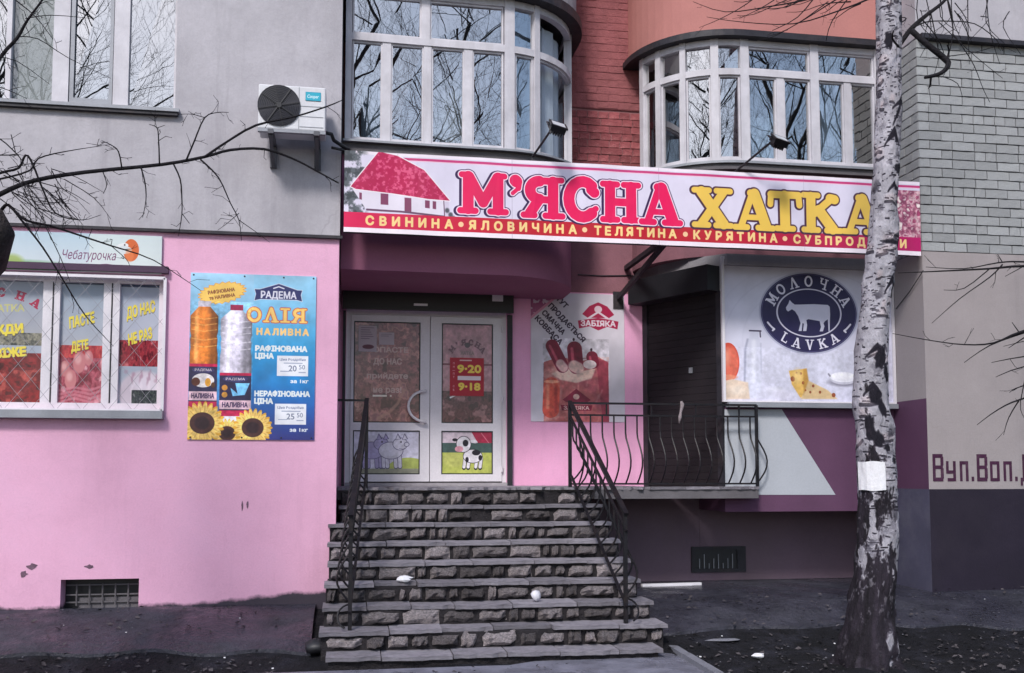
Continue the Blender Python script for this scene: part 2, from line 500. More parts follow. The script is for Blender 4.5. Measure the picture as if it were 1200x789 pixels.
# slab letters made of fat strokes: segments (l), arcs (a); unit cap height, y up
def _S(*q): return [('l', *s) for s in q]
SLAB = {
 'М': (1.2, _S((.25,.12,.25,.88,.27),(.95,.12,.95,.88,.27),(.27,.88,.6,.28,.25),(.93,.88,.6,.28,.25),(.07,.08,.42,.08,.16),(.77,.08,1.13,.08,.16),(.1,.92,.28,.92,.15),(.92,.92,1.1,.92,.15))),
 '’': (.34, _S((.17,.84,.19,.82,.3),(.26,.78,.24,.66,.14),(.24,.66,.1,.54,.1))),
 'Я': (1.0, _S((.74,.12,.74,.88,.27),(.74,.89,.42,.89,.18),(.74,.45,.42,.45,.18),(.4,.44,.2,.13,.26),(.56,.08,.96,.08,.16),(.7,.92,.94,.92,.15),(.05,.08,.3,.08,.16)) + [('a',.42,.67,.22,.21,90,270,.27)]),
 'С': (.95, [('a',.5,.5,.36,.4,50,310,.27)] + _S((.72,.72,.8,.66,.25),(.74,.24,.84,.3,.14))),
 'Н': (1.08, _S((.26,.12,.26,.88,.27),(.82,.12,.82,.88,.27),(.26,.5,.82,.5,.2),(.07,.08,.45,.08,.16),(.63,.08,1.01,.08,.16),(.07,.92,.45,.92,.16),(.63,.92,1.01,.92,.16))),
 'А': (1.08, _S((.5,.88,.22,.14,.18),(.56,.88,.84,.14,.3),(.3,.32,.76,.32,.15),(.05,.08,.36,.08,.16),(.64,.08,1.03,.08,.16),(.46,.9,.58,.9,.2))),
 'Х': (1.1, _S((.26,.88,.84,.12,.3),(.84,.88,.26,.12,.23),(.07,.08,.44,.08,.16),(.64,.08,1.04,.08,.16),(.07,.92,.46,.92,.16),(.66,.92,1.03,.92,.16))),
 'Т': (1.02, _S((.51,.12,.51,.88,.29),(.12,.9,.9,.9,.2),(.12,.88,.1,.66,.17),(.9,.88,.92,.66,.17),(.28,.08,.74,.08,.16))),
 'К': (1.1, _S((.26,.12,.26,.88,.27),(.36,.48,.82,.86,.2),(.48,.56,.84,.12,.3),(.07,.08,.45,.08,.16),(.07,.92,.45,.92,.16),(.68,.08,1.05,.08,.16),(.78,.86,.9,.84,.26))),
 'О': (1.0, [('a',.5,.5,.36,.4,0,360,.25)]),
 'Л': (1.05, _S((.5,.9,.22,.14,.18),(.54,.9,.82,.12,.3),(.05,.08,.36,.08,.16),(.62,.08,1.0,.08,.16))),
 'І': (.5, _S((.25,.12,.25,.88,.27),(.06,.08,.44,.08,.16),(.06,.92,.44,.92,.16))),
 'Р': (.92, _S((.26,.12,.26,.88,.27),(.26,.9,.5,.9,.18),(.26,.42,.5,.42,.18),(.07,.08,.45,.08,.16),(.07,.92,.3,.92,.16)) + [('a',.52,.66,.22,.24,-90,90,.26)]),
 'Д': (1.1, _S((.5,.9,.3,.16,.18),(.54,.9,.82,.16,.3),(.06,.14,1.04,.14,.16),(.1,.14,.1,-.06,.14),(1.0,.14,1.0,-.06,.14))),
 'Е': (.9, _S((.26,.1,.26,.9,.27),(.26,.9,.78,.9,.18),(.26,.5,.62,.5,.16),(.26,.1,.8,.1,.18),(.78,.9,.78,.74,.13),(.8,.1,.8,.26,.13))),
 'Ч': (1.0, _S((.2,.9,.2,.62,.24),(.74,.12,.74,.9,.25),(.24,.5,.74,.46,.18),(.55,.08,.93,.08,.15),(.05,.92,.36,.92,.15),(.58,.92,.92,.92,.15))),
 'L': (.85, _S((.26,.1,.26,.9,.25),(.26,.1,.78,.1,.17),(.8,.1,.8,.28,.13),(.07,.92,.45,.92,.15))),
 'V': (1.05, _S((.24,.9,.52,.1,.28),(.82,.9,.54,.1,.18),(.05,.92,.42,.92,.15),(.66,.92,1.0,.92,.15))),
}
SLAB['A'], SLAB['K'] = SLAB['А'], SLAB['К']
def slab_d(art, ch, x, y, h, X, Y, sx=1.0, ang=0.0, tw=1.0, centre=False):
    """distance (px) to slab letter ch whose lower left corner (or centre) is x, y"""
    adv, prims = SLAB[ch]
    c, s = cos(-ang), sin(-ang)
    dx, dy = X - x, Y - y
    lx, ly = (dx * c - dy * s), -(dx * s + dy * c)
    if centre: lx, ly = lx + adv * h * sx / 2, ly + h / 2
    d = np.full(X.shape, 1e9)
    for p in prims:
        if p[0] == 'l': segs, th = [(p[1:3], p[3:5])], p[5]
        else:
            _, cx, cy, rx, ry, a0, a1, th = p
            q = [(cx + rx * cos(radians(a0 + (a1 - a0) * k / 14)), cy + ry * sin(radians(a0 + (a1 - a0) * k / 14))) for k in range(15)]
            segs = list(zip(q, q[1:]))
        for (ax, ay), (bx, by) in segs:
            ax, bx, ay, by = ax * sx * h, bx * sx * h, ay * h, by * h
            ex, ey = bx - ax, by - ay
            t_ = np.clip(((lx - ax) * ex + (ly - ay) * ey) / max(1e-9, ex * ex + ey * ey), 0, 1)
            d = np.minimum(d, np.hypot(lx - ax - ex * t_, ly - ay - ey * t_) - th * tw * h / 2)
    return d
def slab(art, ch, x, y, h, layers, sx=1.0, ang=0.0, tw=1.0, centre=False):
    g = max(l[0] for l in layers) + h * 0.25 + 2
    wd = SLAB[ch][0] * h * sx
    R = (wd + h) if (ang or centre) else 0
    wn = art.win(x - g - R, y - h - g - R, x + wd + g + R, y + g + h * .1 + R)
    if not wn: return
    d = slab_d(art, ch, x, y, h, wn[4], wn[5], sx, ang, tw, centre)
    for grow, col in layers: art.put(wn, 0.5 - (d - grow), col)

# ------------------------------------------------------------------ materials
GREY_WALL = (0.42, 0.40, 0.43)
PINK = (0.76, 0.41, 0.57)
M = {}
M['grey_plaster'] = surf('grey_plaster', GREY_WALL, 0.9, 0.13, 1.3, stain=(0.22, 0.205, 0.23), stain_amt=0.6, stain_scale=1.3, streak=True, bmp=0.3, worn=0.9, bdist=0.008)
M['pink_plaster'] = surf('pink_plaster', PINK, 0.8, 0.11, 1.1, stain=(0.60, 0.36, 0.50), stain_amt=0.45, stain_scale=1.1, bmp=0.3, worn=0.35, bdist=0.008,
                         base_dirt=(0.045, 0.055, (0.05, 0.04, 0.055), -4.1, -3.0, 0.085))
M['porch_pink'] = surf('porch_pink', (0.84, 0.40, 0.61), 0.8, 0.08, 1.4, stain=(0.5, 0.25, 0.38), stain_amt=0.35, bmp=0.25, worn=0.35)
M['apron_pink'] = surf('apron_pink', (0.31, 0.115, 0.19), 0.85, 0.10, 1.5, stain=(0.3, 0.15, 0.2), stain_amt=0.4, bmp=0.3)
M['red_plaster'] = surf('red_plaster', (0.30, 0.10, 0.105), 0.9, 0.2, 4.0, stain=(0.17, 0.055, 0.06), stain_amt=0.6, stain_scale=2.5, bmp=0.7, bdist=.01)
M['salmon_plaster'] = surf('salmon_plaster', (0.47, 0.20, 0.18), 0.85, 0.09, 1.4, stain=(0.36, 0.15, 0.14), stain_amt=0.35, bmp=0.2)
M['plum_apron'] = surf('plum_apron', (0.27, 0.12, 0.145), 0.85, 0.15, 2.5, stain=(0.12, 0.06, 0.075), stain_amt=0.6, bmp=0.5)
M['chip'] = surf('chip', (0.17, 0.10, 0.14), 0.95, 0.4, 20, bmp=0.6)
M['grit'] = surf('grit', (0.10, 0.098, 0.112), 0.9, 0.6, 3, stain=(0.03, 0.03, 0.035), stain_amt=0.8, stain_scale=5, bmp=0.2)
M['concrete'] = surf('concrete', (0.33, 0.31, 0.33), 0.9, 0.16, 2.5, stain=(0.17, 0.16, 0.17), stain_amt=0.5, streak=True, bmp=0.5)
M['dark_concrete'] = surf('dark_concrete', (0.13, 0.12, 0.13), 0.9, 0.2, 3, stain=(0.06, 0.055, 0.06), stain_amt=0.5, bmp=0.5)
M['red_brick'] = surf('red_brick', (0.30, 0.082, 0.088), 0.9, 0.22, 9, stain=(0.42, 0.22, 0.21), stain_amt=0.45, stain_scale=5, bmp=0.7, bdist=0.008, rand=0.28)
M['red_mortar'] = surf('red_mortar', (0.34, 0.16, 0.165), 0.95, 0.2, 6, bmp=0.5)
M['white_brick'] = surf('white_brick', (0.335, 0.34, 0.345), 0.9, 0.10, 7, stain=(0.19, 0.195, 0.21), stain_amt=0.4, stain_scale=4, bmp=0.5, bdist=0.006, rand=0.14)
M['grey_mortar'] = surf('grey_mortar', (0.085, 0.085, 0.095), 0.95, 0.2, 8, bmp=0.5)
M['beige_plaster'] = surf('beige_plaster', (0.345, 0.305, 0.305), 0.85, 0.06, 1.2, stain=(0.36, 0.31, 0.32), stain_amt=0.3, streak=True, bmp=0.25, worn=0.5, bdist=0.008)
M['plum_paint'] = surf('plum_paint', (0.115, 0.05, 0.10), 0.75, 0.12, 1.6, stain=(0.085, 0.04, 0.075), stain_amt=0.45, bmp=0.3)
M['light_grey_paint'] = surf('light_grey_paint', (0.44, 0.46, 0.50), 0.8, 0.05, 1.5, stain=(0.36, 0.37, 0.41), stain_amt=0.25, bmp=0.2)
M['slate_paint'] = surf('slate_paint', (0.085, 0.08, 0.125), 0.85, 0.15, 2, stain=(0.15, 0.145, 0.18), stain_amt=0.5, stain_scale=2.2, bmp=0.4)
M['plinth_paint'] = surf('plinth_paint', (0.018, 0.013, 0.025), 0.75, 0.2, 1.5, stain=(0.035, 0.028, 0.04), stain_amt=0.4, bmp=0.4)
M['cellar_paint'] = surf('cellar_paint', (0.15, 0.105, 0.14), 0.85, 0.15, 1.5, stain=(0.16, 0.12, 0.13), stain_amt=0.4, streak=True, bmp=0.3)
M['room'] = surf('room', (0.22, 0.20, 0.19), 0.9, 0.1, 1, bmp=0)
M['white_frame'] = surf('white_frame', (0.57, 0.55, 0.59), 0.55, 0.12, 5, stain=(0.33, 0.31, 0.33), stain_amt=0.55, stain_scale=3, streak=True, fine=40, bmp=0.12)
M['pvc'] = surf('pvc', (0.74, 0.70, 0.74), 0.4, 0.05, 4, stain=(0.55, 0.51, 0.54), stain_amt=0.3, stain_scale=2.5, streak=True, bmp=0.06)
M['lattice'] = plain('lattice', (0.28, 0.27, 0.30), 0.5)
M['zinc'] = surf('zinc', (0.30, 0.31, 0.34), 0.55, 0.15, 4, stain=(0.14, 0.14, 0.16), stain_amt=0.4, metal=0.2, bmp=0.15)
M['dark_metal'] = surf('dark_metal', (0.028, 0.026, 0.033), 0.5, 0.3, 6, stain=(0.07, 0.05, 0.045), stain_amt=0.5, stain_scale=5, bmp=0.3)
M['iron'] = surf('iron', (0.009, 0.008, 0.011), 0.45, 0.3, 8, stain=(0.04, 0.024, 0.018), stain_amt=0.4, stain_scale=9, bmp=0.4)
M['shutter'] = surf('shutter', (0.012, 0.009, 0.012), 0.7, 0.2, 3, stain=(0.024, 0.018, 0.02), stain_amt=0.5, stain_scale=1.5, streak=True, bmp=0.1)
M['pane'] = glass_mat('pane', 0.46)
M['pane_dim'] = glass_mat('pane_dim', 0.12)
M['pane_pale'] = glass_mat('pane_pale', 0.5)
M['curtain'] = surf('curtain', (0.60, 0.57, 0.55), 0.9, 0.08, 3, bmp=0.1)
M['blind'] = surf('blind', (0.58, 0.53, 0.47), 0.9, 0.05, 2, bmp=0.05)
M['net'] = surf('net', (0.45, 0.52, 0.60), 0.9, 0.08, 3, bmp=0.1)
M['sheet_white'] = surf('sheet_white', (0.70, 0.68, 0.72), 0.6, 0.05, 4, bmp=0.05)
M['stone'] = surf('stone', (0.46, 0.40, 0.405), 0.9, 0.5, 14, stain=(0.06, 0.05, 0.054), stain_amt=0.8, stain_scale=9, fine=45, bmp=1.0, bdist=0.03, rand=0.62)
M['tread'] = surf('tread', (0.27, 0.25, 0.28), 0.85, 0.3, 7, stain=(0.085, 0.074, 0.08), stain_amt=0.75, stain_scale=3.2, bmp=0.7, bdist=0.01, rand=0.25)
M['joint'] = surf('joint', (0.030, 0.026, 0.029), 0.95, 0.4, 10, bmp=0.8, bdist=0.02)
M['sill_tile'] = surf('sill_tile', (0.36, 0.33, 0.35), 0.8, 0.2, 6, bmp=0.4)
M['soil'] = surf('soil', (0.008, 0.0075, 0.011), 0.9, 0.6, 5, stain=(0.034, 0.034, 0.048), stain_amt=0.75, stain_scale=2.5, fine=35, bmp=1.0, bdist=0.03)
M['apron_slab'] = surf('apron_slab', (0.040, 0.039, 0.053), 0.85, 0.35, 4, stain=(0.024, 0.024, 0.03), stain_amt=0.85, stain_scale=2.4, fine=40, bmp=0.8, bdist=0.015, wet=1.3, worn=0.9)
M['paving'] = surf('paving', (0.19, 0.19, 0.235), 0.9, 0.3, 5, stain=(0.07, 0.07, 0.085), stain_amt=0.6, stain_scale=2, fine=45, bmp=0.6, bdist=0.01, wet=1.6)
M['kerb'] = surf('kerb', (0.20, 0.20, 0.23), 0.9, 0.2, 5, stain=(0.08, 0.08, 0.09), stain_amt=0.5, bmp=0.6)
M['bark_dark'] = surf('bark_dark', (0.013, 0.011, 0.014), 0.9, 0.4, 14, bmp=0.9, bdist=0.01)
M['bark_brown'] = surf('bark_brown', (0.055, 0.045, 0.045), 0.9, 0.4, 10, bmp=0.9, bdist=0.02)
M['paper'] = surf('paper', (0.78, 0.77, 0.79), 0.8, 0.05, 6, stain=(0.62, 0.6, 0.62), stain_amt=0.4, stain_scale=8, bmp=0.3, bdist=0.01)
M['ac_body'] = surf('ac_body', (0.66, 0.66, 0.69), 0.5, 0.05, 4, stain=(0.45, 0.45, 0.48), stain_amt=0.35, stain_scale=3, streak=True, bmp=0.05)
M['black_plastic'] = plain('black_plastic', (0.018, 0.018, 0.022), 0.45)
M['fan_dark'] = plain('fan_dark', (0.016, 0.016, 0.03), 0.5)
M['lamp_glass'] = plain('lamp_glass', (0.55, 0.58, 0.62), 0.15, 0.6)
M['leaf_litter'] = surf('leaf_litter', (0.075, 0.066, 0.07), 0.9, 0.7, 4, stain=(0.02, 0.018, 0.02), stain_amt=0.8, stain_scale=6, bmp=0.2)
M['chrome'] = plain('chrome', (0.7, 0.68, 0.7), 0.3, 0.5)

# ------------------------------------------------------------------ setting: sky is the World; ground
BIRCH_FOOT = atz(1018, 786, 0.0)
def gz(x, y):
    m_ = .07 * math.exp(-((x - BIRCH_FOOT.x) ** 2 + (y - BIRCH_FOOT.y) ** 2) / .16)
    t_ = min(1.0, max(0.0, (y + 1.75) / 1.6))
    t_ = t_ * t_ * (3 - 2 * t_)
    return m_ + 0.27 * t_ + (0.012 * sin(3.1 * x + 1.3 * y) + 0.010 * sin(7.3 * x - 4.1 * y + 1)) * (1 if y < -0.05 else 0)
g = MB()
def axis_pts(lo, hi, a, b, fine, coarse):
    r = [lo]
    while r[-1] < hi - 1e-6:
        c = r[-1]
        st = fine if a <= c < b else coarse
        r.append(min(hi, c + st))
    return r
GX = axis_pts(-60, 60, -6, 10, 0.25, 6.0); GY = axis_pts(-60, 3, -12, 3, 0.2, 6.0)
nx, ny = len(GX), len(GY)
vs = [(x, y, gz(x, y) + (rng.uniform(-.012, .012) if -12 < y < -1.4 else 0)) for y in GY for x in GX]
g.mesh(vs, [(j * nx + i, j * nx + i + 1, (j + 1) * nx + i + 1, (j + 1) * nx + i) for j in range(ny - 1) for i in range(nx - 1)])
g.build('ground', M['soil'], smooth=True, kind='structure')
def sheet(mb, edge, step=0.2, lift=0.004, th=0.0):
    """ground-following strip between two y-edges: edge(x) -> (y_front, y_back)"""
    x0, x1, fn = edge
    n = max(2, int((x1 - x0) / step)); m_ = 8
    vs = []
    for i in range(n + 1):
        x = x0 + (x1 - x0) * i / n
        ya, yb = fn(x)
        for j in range(m_ + 1):
            y = ya + (yb - ya) * j / m_
            vs.append((x, y, gz(x, y) + lift + th * (1 if j > 0 else 0.2)))
        vs.append((x, ya - 0.01, gz(x, ya) - 0.05))
    k = m_ + 2
    fs = [(i * k + j, (i + 1) * k + j, (i + 1) * k + j + 1, i * k + j + 1) for i in range(n) for j in range(m_)]
    fs += [(i * k + m_ + 1, (i + 1) * k + m_ + 1, (i + 1) * k, i * k) for i in range(n)]
    mb.mesh(vs, fs)
b = MB(); sheet(b, (-12, -0.27, lambda x: (-1.12 + 0.06 * sin(2.3 * x) + 0.03 * sin(7 * x), 0.02)), 0.12, 0.02, 0.03)
b.build('pavement', M['apron_slab'], kind='structure', smooth=False)
b = MB(); sheet(b, (0.9, 14, lambda x: (-0.98 + 0.07 * sin(1.7 * x + 1) + 0.04 * sin(6 * x), 1.4 if x < 5.84 else 0.02)), 0.12, 0.02, 0.02)
b.build('pavement', M['apron_slab'], kind='structure')
KA, KB = atz(772, 752, 0.03), atz(836, 792, 0.03)
dk = (KB - KA).normalized()
KC = KA + dk * 6
b = MB()
pl = [(-1.45, -1.66), (1.25, -1.66), (KA.x, KA.y), (KC.x, KC.y), (-1.9, KC.y)]
b.face([(x, y, 0.036) for x, y in pl])
for k in range(len(pl)):
    (xa, ya), (xb, yb) = pl[k], pl[(k + 1) % len(pl)]
    b.face([(xa, ya, 0.036), (xb, yb, 0.036), (xb, yb, -0.1), (xa, ya, -0.1)])
b.build('path', M['paving'], kind='structure')
b = MB()
q = KA
for k in range(7):
    e_ = q + dk * 0.8
    b.bar((q.x, q.y, 0.0), (e_.x - dk.x * .012, e_.y - dk.y * .012, rng.uniform(-.006, .006)), 0.07, 0.15)
    q = e_
b.build('kerb', M['kerb'], kind='structure')

# ------------------------------------------------------------------ the apartment building
XL, XR = -0.10, 5.85            # corners of the two projecting blocks either side of the porch
YB = 1.60                       # back wall of the porch
bld = thing('apartment_building', 'brick and plaster apartment block with pink painted ground floor shop and two rounded glazed bays', 'building', (2.8, 1.6, 0.3))
def holed(mb, x0, x1, z0, z1, y, holes, reveal, mi=0, mr=None):
    xs = sorted({x0, x1, *[h[0] for h in holes], *[h[1] for h in holes]})
    zs = sorted({z0, z1, *[h[2] for h in holes], *[h[3] for h in holes]})
    xs = [x for x in xs if x0 <= x <= x1]; zs = [z for z in zs if z0 <= z <= z1]
    for i in range(len(xs) - 1):
        for j in range(len(zs) - 1):
            cx, cz = (xs[i] + xs[i + 1]) / 2, (zs[j] + zs[j + 1]) / 2
            if any(h[0] < cx < h[1] and h[2] < cz < h[3] for h in holes): continue
            mb.face([(xs[i], y, zs[j]), (xs[i + 1], y, zs[j]), (xs[i + 1], y, zs[j + 1]), (xs[i], y, zs[j + 1])], mi=mi)
    for h in holes:
        a, c, d, e = h[:4]
        yb = y + (h[4] if len(h) > 4 else reveal)
        for p in (((a, d), (a, e)), ((c, d), (c, e)), ((a, d), (c, d)), ((a, e), (c, e))):
            (xa, za), (xb, zb) = p
            mb.face([(xa, y, za), (xb, y, zb), (xb, yb, zb), (xa, yb, za)], mi=mi)
# left block: pink ground floor, grey plaster above
LW = dict(x0=-3.95, x1=-1.66, z0=2.07, z1=3.30)      # shop window
UW = dict(x0=-3.95, x1=-1.60, z0=4.83, z1=6.45)      # upstairs window
cw0, cw1 = aty(70, 719, 0), aty(163, 678, 0)
CW = (cw0.x, cw1.x, cw0.z, cw1.z)
b = MB(); holed(b, -12, XL, -0.4, 3.70, 0.0, [(LW['x0'], LW['x1'], LW['z0'], LW['z1']), (*CW, 0.22)], 0.16)
b.face([(XL, 0, -.4), (XL, 2.6, -.4), (XL, 2.6, 3.70), (XL, 0, 3.70)])
b.build('wall', M['pink_plaster'], bld)
b = MB(); holed(b, -12, XL + .005, 3.70, 9.0, -0.006, [(UW['x0'], UW['x1'], UW['z0'], UW['z1'])], 0.14)
b.face([(XL + .005, -.006, 3.70), (XL + .005, 2.6, 3.70), (XL + .005, 2.6, 9), (XL + .005, -.006, 9)])
b.face([(-12, -.006, 3.70), (XL + .005, -.006, 3.70), (XL + .005, .1, 3.70), (-12, .1, 3.70)])
b.build('wall', M['grey_plaster'], bld)
b = MB(); b.box(-12, XL + .03, -.045, -.002, 3.685, 3.712)
b.build('ledge', M['dark_metal'], bld)
# porch back wall with door opening
DX0, DX1, DZ0, DZ1 = -0.03, 1.745, 1.395, 3.30
b = MB(); holed(b, XL, 3.42, 1.0, 3.56, YB, [(DX0, DX1, DZ0, DZ1)], 0.12)
b.build('wall', M['porch_pink'], bld)
b = MB(); b.box(XL, 3.45, YB + .014, YB + .2, 3.56, 9.0)
b.build('wall', M['red_mortar'], bld)
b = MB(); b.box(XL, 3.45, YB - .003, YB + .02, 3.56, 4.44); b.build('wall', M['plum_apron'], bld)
b = MB(); b.box(XL, 3.45, YB - .004, YB + .02, 5.72, 9.0)
b.build('wall', M['red_plaster'], bld)
b = MB(); b.box(0.6, 3.894, 1.36, 1.6, -.4, 1.240); b.box(3.896, XR, 1.36, 1.6, -.4, 1.095)
b.build('wall', M['cellar_paint'], bld)
# right block
b = MB(); b.face([(XR, 0, 1.34), (14, 0, 1.34), (14, 0, 3.80), (XR, 0, 3.80)]); b.face([(XR, 0, 2.27), (XR, 2.6, 2.27), (XR, 2.6, 3.80), (XR, 0, 3.80)])
b.build('wall', M['beige_plaster'], bld)
b = MB(); b.face([(XR, 0, 1.34), (XR, 2.6, 1.34), (XR, 2.6, 2.27), (XR, 0, 2.27)]); b.build('wall', M['plum_paint'], bld)
b = MB(); b.face([(XR - .004, -.012, -.4), (XR - .004, 2.6, -.4), (XR - .004, 2.6, 1.34), (XR - .004, -.012, 1.34)]); b.build('wall', M['slate_paint'], bld)
b = MB(); b.face([(XR - .004, -.012, -.4), (14, -.012, -.4), (14, -.012, 1.34), (XR - .004, -.012, 1.34)])
b.face([(XR - .004, -.012, 1.34), (14, -.012, 1.34), (14, 0, 1.34), (XR - .004, 0, 1.34)])
b.build('wall', M['plinth_paint'], bld)
b = MB(); b.face([(XR + .014, .014, 3.80), (14, .014, 3.80), (14, .014, 6.08), (XR + .014, .014, 6.08)]); b.face([(XR + .014, .014, 3.80), (XR + .014, 2.6, 3.80), (XR + .014, 2.6, 6.08), (XR + .014, .014, 6.08)])
b.face([(XR, 0, 3.80), (14, 0, 3.80), (14, .02, 3.80), (XR, .02, 3.80)])
b.build('wall', M['grey_mortar'], bld)
b = MB(); b.box(XR, 14, 0, 2.6, 6.08, 9.0); b.build('wall', M['grey_plaster'], bld)
b = MB(); b.bar((XR + .02, -.03, 6.075), (14, -.03, 6.075), .1, .05); b.build('ledge', M['dark_metal'], bld)
# closed shell behind
b = MB(); b.box(-12, 14, 2.6, 2.8, -.4, 9.0); b.box(-12, 14, -.006, 2.8, 9.0, 9.2); b.build('rear_wall', M['room'], bld)
b = MB(); b.box(-12, XL - .02, .2, 2.6, 3.6, 3.68); b.build('floor', M['room'], bld)

# bricks, one by one
def brick_mesh(seed, L, H, D):
    r = random.Random(seed); e = 0.0035
    mb = MB()
    xs, zs = (-L / 2, -L / 6, L / 6, L / 2), (-H / 2, H / 2)
    fr = [(x + r.uniform(-e, e) * .6, r.uniform(-e, e) * .8, z + r.uniform(-e, e) * .7) for z in zs for x in xs]
    bk = [(x, D, z) for z in zs for x in xs]
    n = 8
    fs = [(i, i + 1, i + 5, i + 4) for i in range(3)]
    ring = [0, 1, 2, 3, 7, 6, 5, 4]
    fs += [(ring[k], n + ring[k], n + ring[(k + 1) % 8], ring[(k + 1) % 8]) for k in range(8)]
    mb.mesh(fr + bk, fs)
    return mb
def brick_set(mat, L, H, D, n=6):
    return [brick_mesh(40 + k, L, H, D).data('brick', mat) for k in range(n)]
WB, WBH = brick_set(M['white_brick'], .248, .086, .03), brick_set(M['white_brick'], .114, .086, .03)
RB, RBH = brick_set(M['red_brick'], .245, .075, .03), brick_set(M['red_brick'], .115, .075, .03)
nb = 0
for k in range(23):
    z = 3.852 + k * 0.0985
    x = XR
    head = (k % 4 == 2)
    if k % 2: x += 0.123
    if k % 2:
        place('brick', rng.choice(WBH), bld, (XR + .0605, rng.uniform(-.002, .002), z)); nb += 1
    while x < 7.62:
        if head and rng.random() < 0.6:
            place('brick', rng.choice(WBH), bld, (x + .0605, rng.uniform(-.003, .003), z), (0, rng.uniform(-.008, .008), 0)); x += .125
        else:
            place('brick', rng.choice(WB), bld, (x + .127, rng.uniform(-.003, .003), z), (0, rng.uniform(-.008, .008), 0)); x += .2595
        nb += 1
    y = 0.033 if k % 2 == 0 else 0.0
    y = 0.005
    for L_ in ((.252, .252) if k % 2 else (.118, .252, .118)):
        me = rng.choice(WB if L_ > .2 else WBH)
        place('brick', me, bld, (XR, y + L_ / 2 + .004, z), (0, 0, -pi / 2)); nb += 1
        y += L_ + .008
# courses beyond the near end of the wall stay joined
b = MB()
for k in range(23):
    x = 7.75 + (k % 2) * .13
    while x < 12:
        b.box(x, x + .25, 0.001, .03, 3.808 + k * .0985, 3.896 + k * .0985); x += .259
b.build('brickwork', M['white_brick'], bld, kind='stuff')
for k in range(25):
    z = 3.60 + k * 0.0855
    if z < 4.42: continue
    x = 2.44 - (k % 2) * 0.10 if z > 4.4 else 2.05 + (k % 2) * .12
    row_head = k in (24, 18, 21)
    while x < (3.33 if z > 4.4 else 3.3):
        if row_head or rng.random() < .12:
            place('brick', rng.choice(RBH), bld, (x + .06, YB + rng.uniform(-.004, .004), z), (0, rng.uniform(-.01, .01), 0)); x += .128
        else:
            place('brick', rng.choice(RB), bld, (x + .125, YB + rng.uniform(-.004, .004), z), (0, rng.uniform(-.01, .01), 0)); x += .257

b = MB()          # older brick showing through the paint above: shallow relief, joined
for k in range(26):
    z = 5.765 + k * .0855
    x = 2.30 + (k % 2) * .13
    while x < 3.4:
        L_ = .245 if rng.random() > .15 else .115
        b.box(x, min(x + L_, 3.44), YB - .004 - rng.uniform(.002, .008), YB + .01, z - .036 + rng.uniform(-.003, .003), z + .036 + rng.uniform(-.003, .003)); x += L_ + .012
b.build('brickwork', M['red_plaster'], bld, kind='stuff')

# ------------------------------------------------------------------ rounded bays
class Path:
    def __init__(self, pts):
        self.p = [Vector((x, y, 0)) for x, y in pts]
        self.s = [0.0]
        for a, c in zip(self.p, self.p[1:]): self.s.append(self.s[-1] + (c - a).length)
    def at(self, s):
        s = min(max(s, 0), self.s[-1])
        for i in range(len(self.p) - 1):
            if s <= self.s[i + 1] + 1e-9:
                t_ = (s - self.s[i]) / max(1e-9, self.s[i + 1] - self.s[i])
                d = (self.p[i + 1] - self.p[i]).normalized()
                return self.p[i].lerp(self.p[i + 1], t_), Vector((d.y, -d.x, 0))
    def find(self, px, z):
        best = min((abs(proj((*self.at(k * self.s[-1] / 1500)[0].xy, z))[0] - px), k) for k in range(1501))
        return best[1] * self.s[-1] / 1500
    def normal_smooth(self, s):
        n = self.at(s - .04)[1] + self.at(s + .04)[1]
        return n.normalized()
    def off(self, s, o):
        p = self.at(s)[0]
        return p + self.normal_smooth(s) * o
    def poly(self, o, back):
        return [(q.x, q.y) for q in [self.off(s, o) for s in self.s]] + back
def ribbon(mb, path, s0, s1, o0, o1, z0, z1, step=.12):
    """solid strip that follows the path between offsets o0 (inner) and o1 (outer)"""
    n = max(1, int(round((s1 - s0) / step)))
    vs = []
    for i in range(n + 1):
        s = s0 + (s1 - s0) * i / n
        a, c = path.off(s, o0), path.off(s, o1)
        vs += [(a.x, a.y, z0), (c.x, c.y, z0), (c.x, c.y, z1), (a.x, a.y, z1)]
    fs = []
    for i in range(n):
        for k in range(4):
            fs.append((i * 4 + k, i * 4 + (k + 1) % 4, (i + 1) * 4 + (k + 1) % 4, (i + 1) * 4 + k))
    fs += [(0, 1, 2, 3), (n * 4 + 3, n * 4 + 2, n * 4 + 1, n * 4)]
    mb.mesh(vs, fs)
def post(mb, path, s, wd, o0, o1, z0, z1):
    p, n = path.at(s)[0], path.normal_smooth(s)
    t_ = Vector((-n.y, n.x, 0))
    c = p + n * (o0 + o1) / 2
    mb.obox((c.x, c.y, (z0 + z1) / 2), t_ * wd / 2, n * (o1 - o0) / 2, (0, 0, (z1 - z0) / 2))
def arc_pts(cx, cy, R, a0, a1, n):
    return [(cx + R * cos(radians(a0 + (a1 - a0) * k / n)), cy + R * sin(radians(a0 + (a1 - a0) * k / n))) for k in range(n + 1)]
PL = Path([(XL + .012, .30), (.7, .325)] + arc_pts(1.50, 1.22, .88, -90, 0, 14) + [(2.38, 1.61)])
PR = Path([(3.215, 1.61)] + arc_pts(4.165, 1.55, .95, 180, 270, 14) + [(5.0, .60), (XR - .004, .60)])
BAY = {}
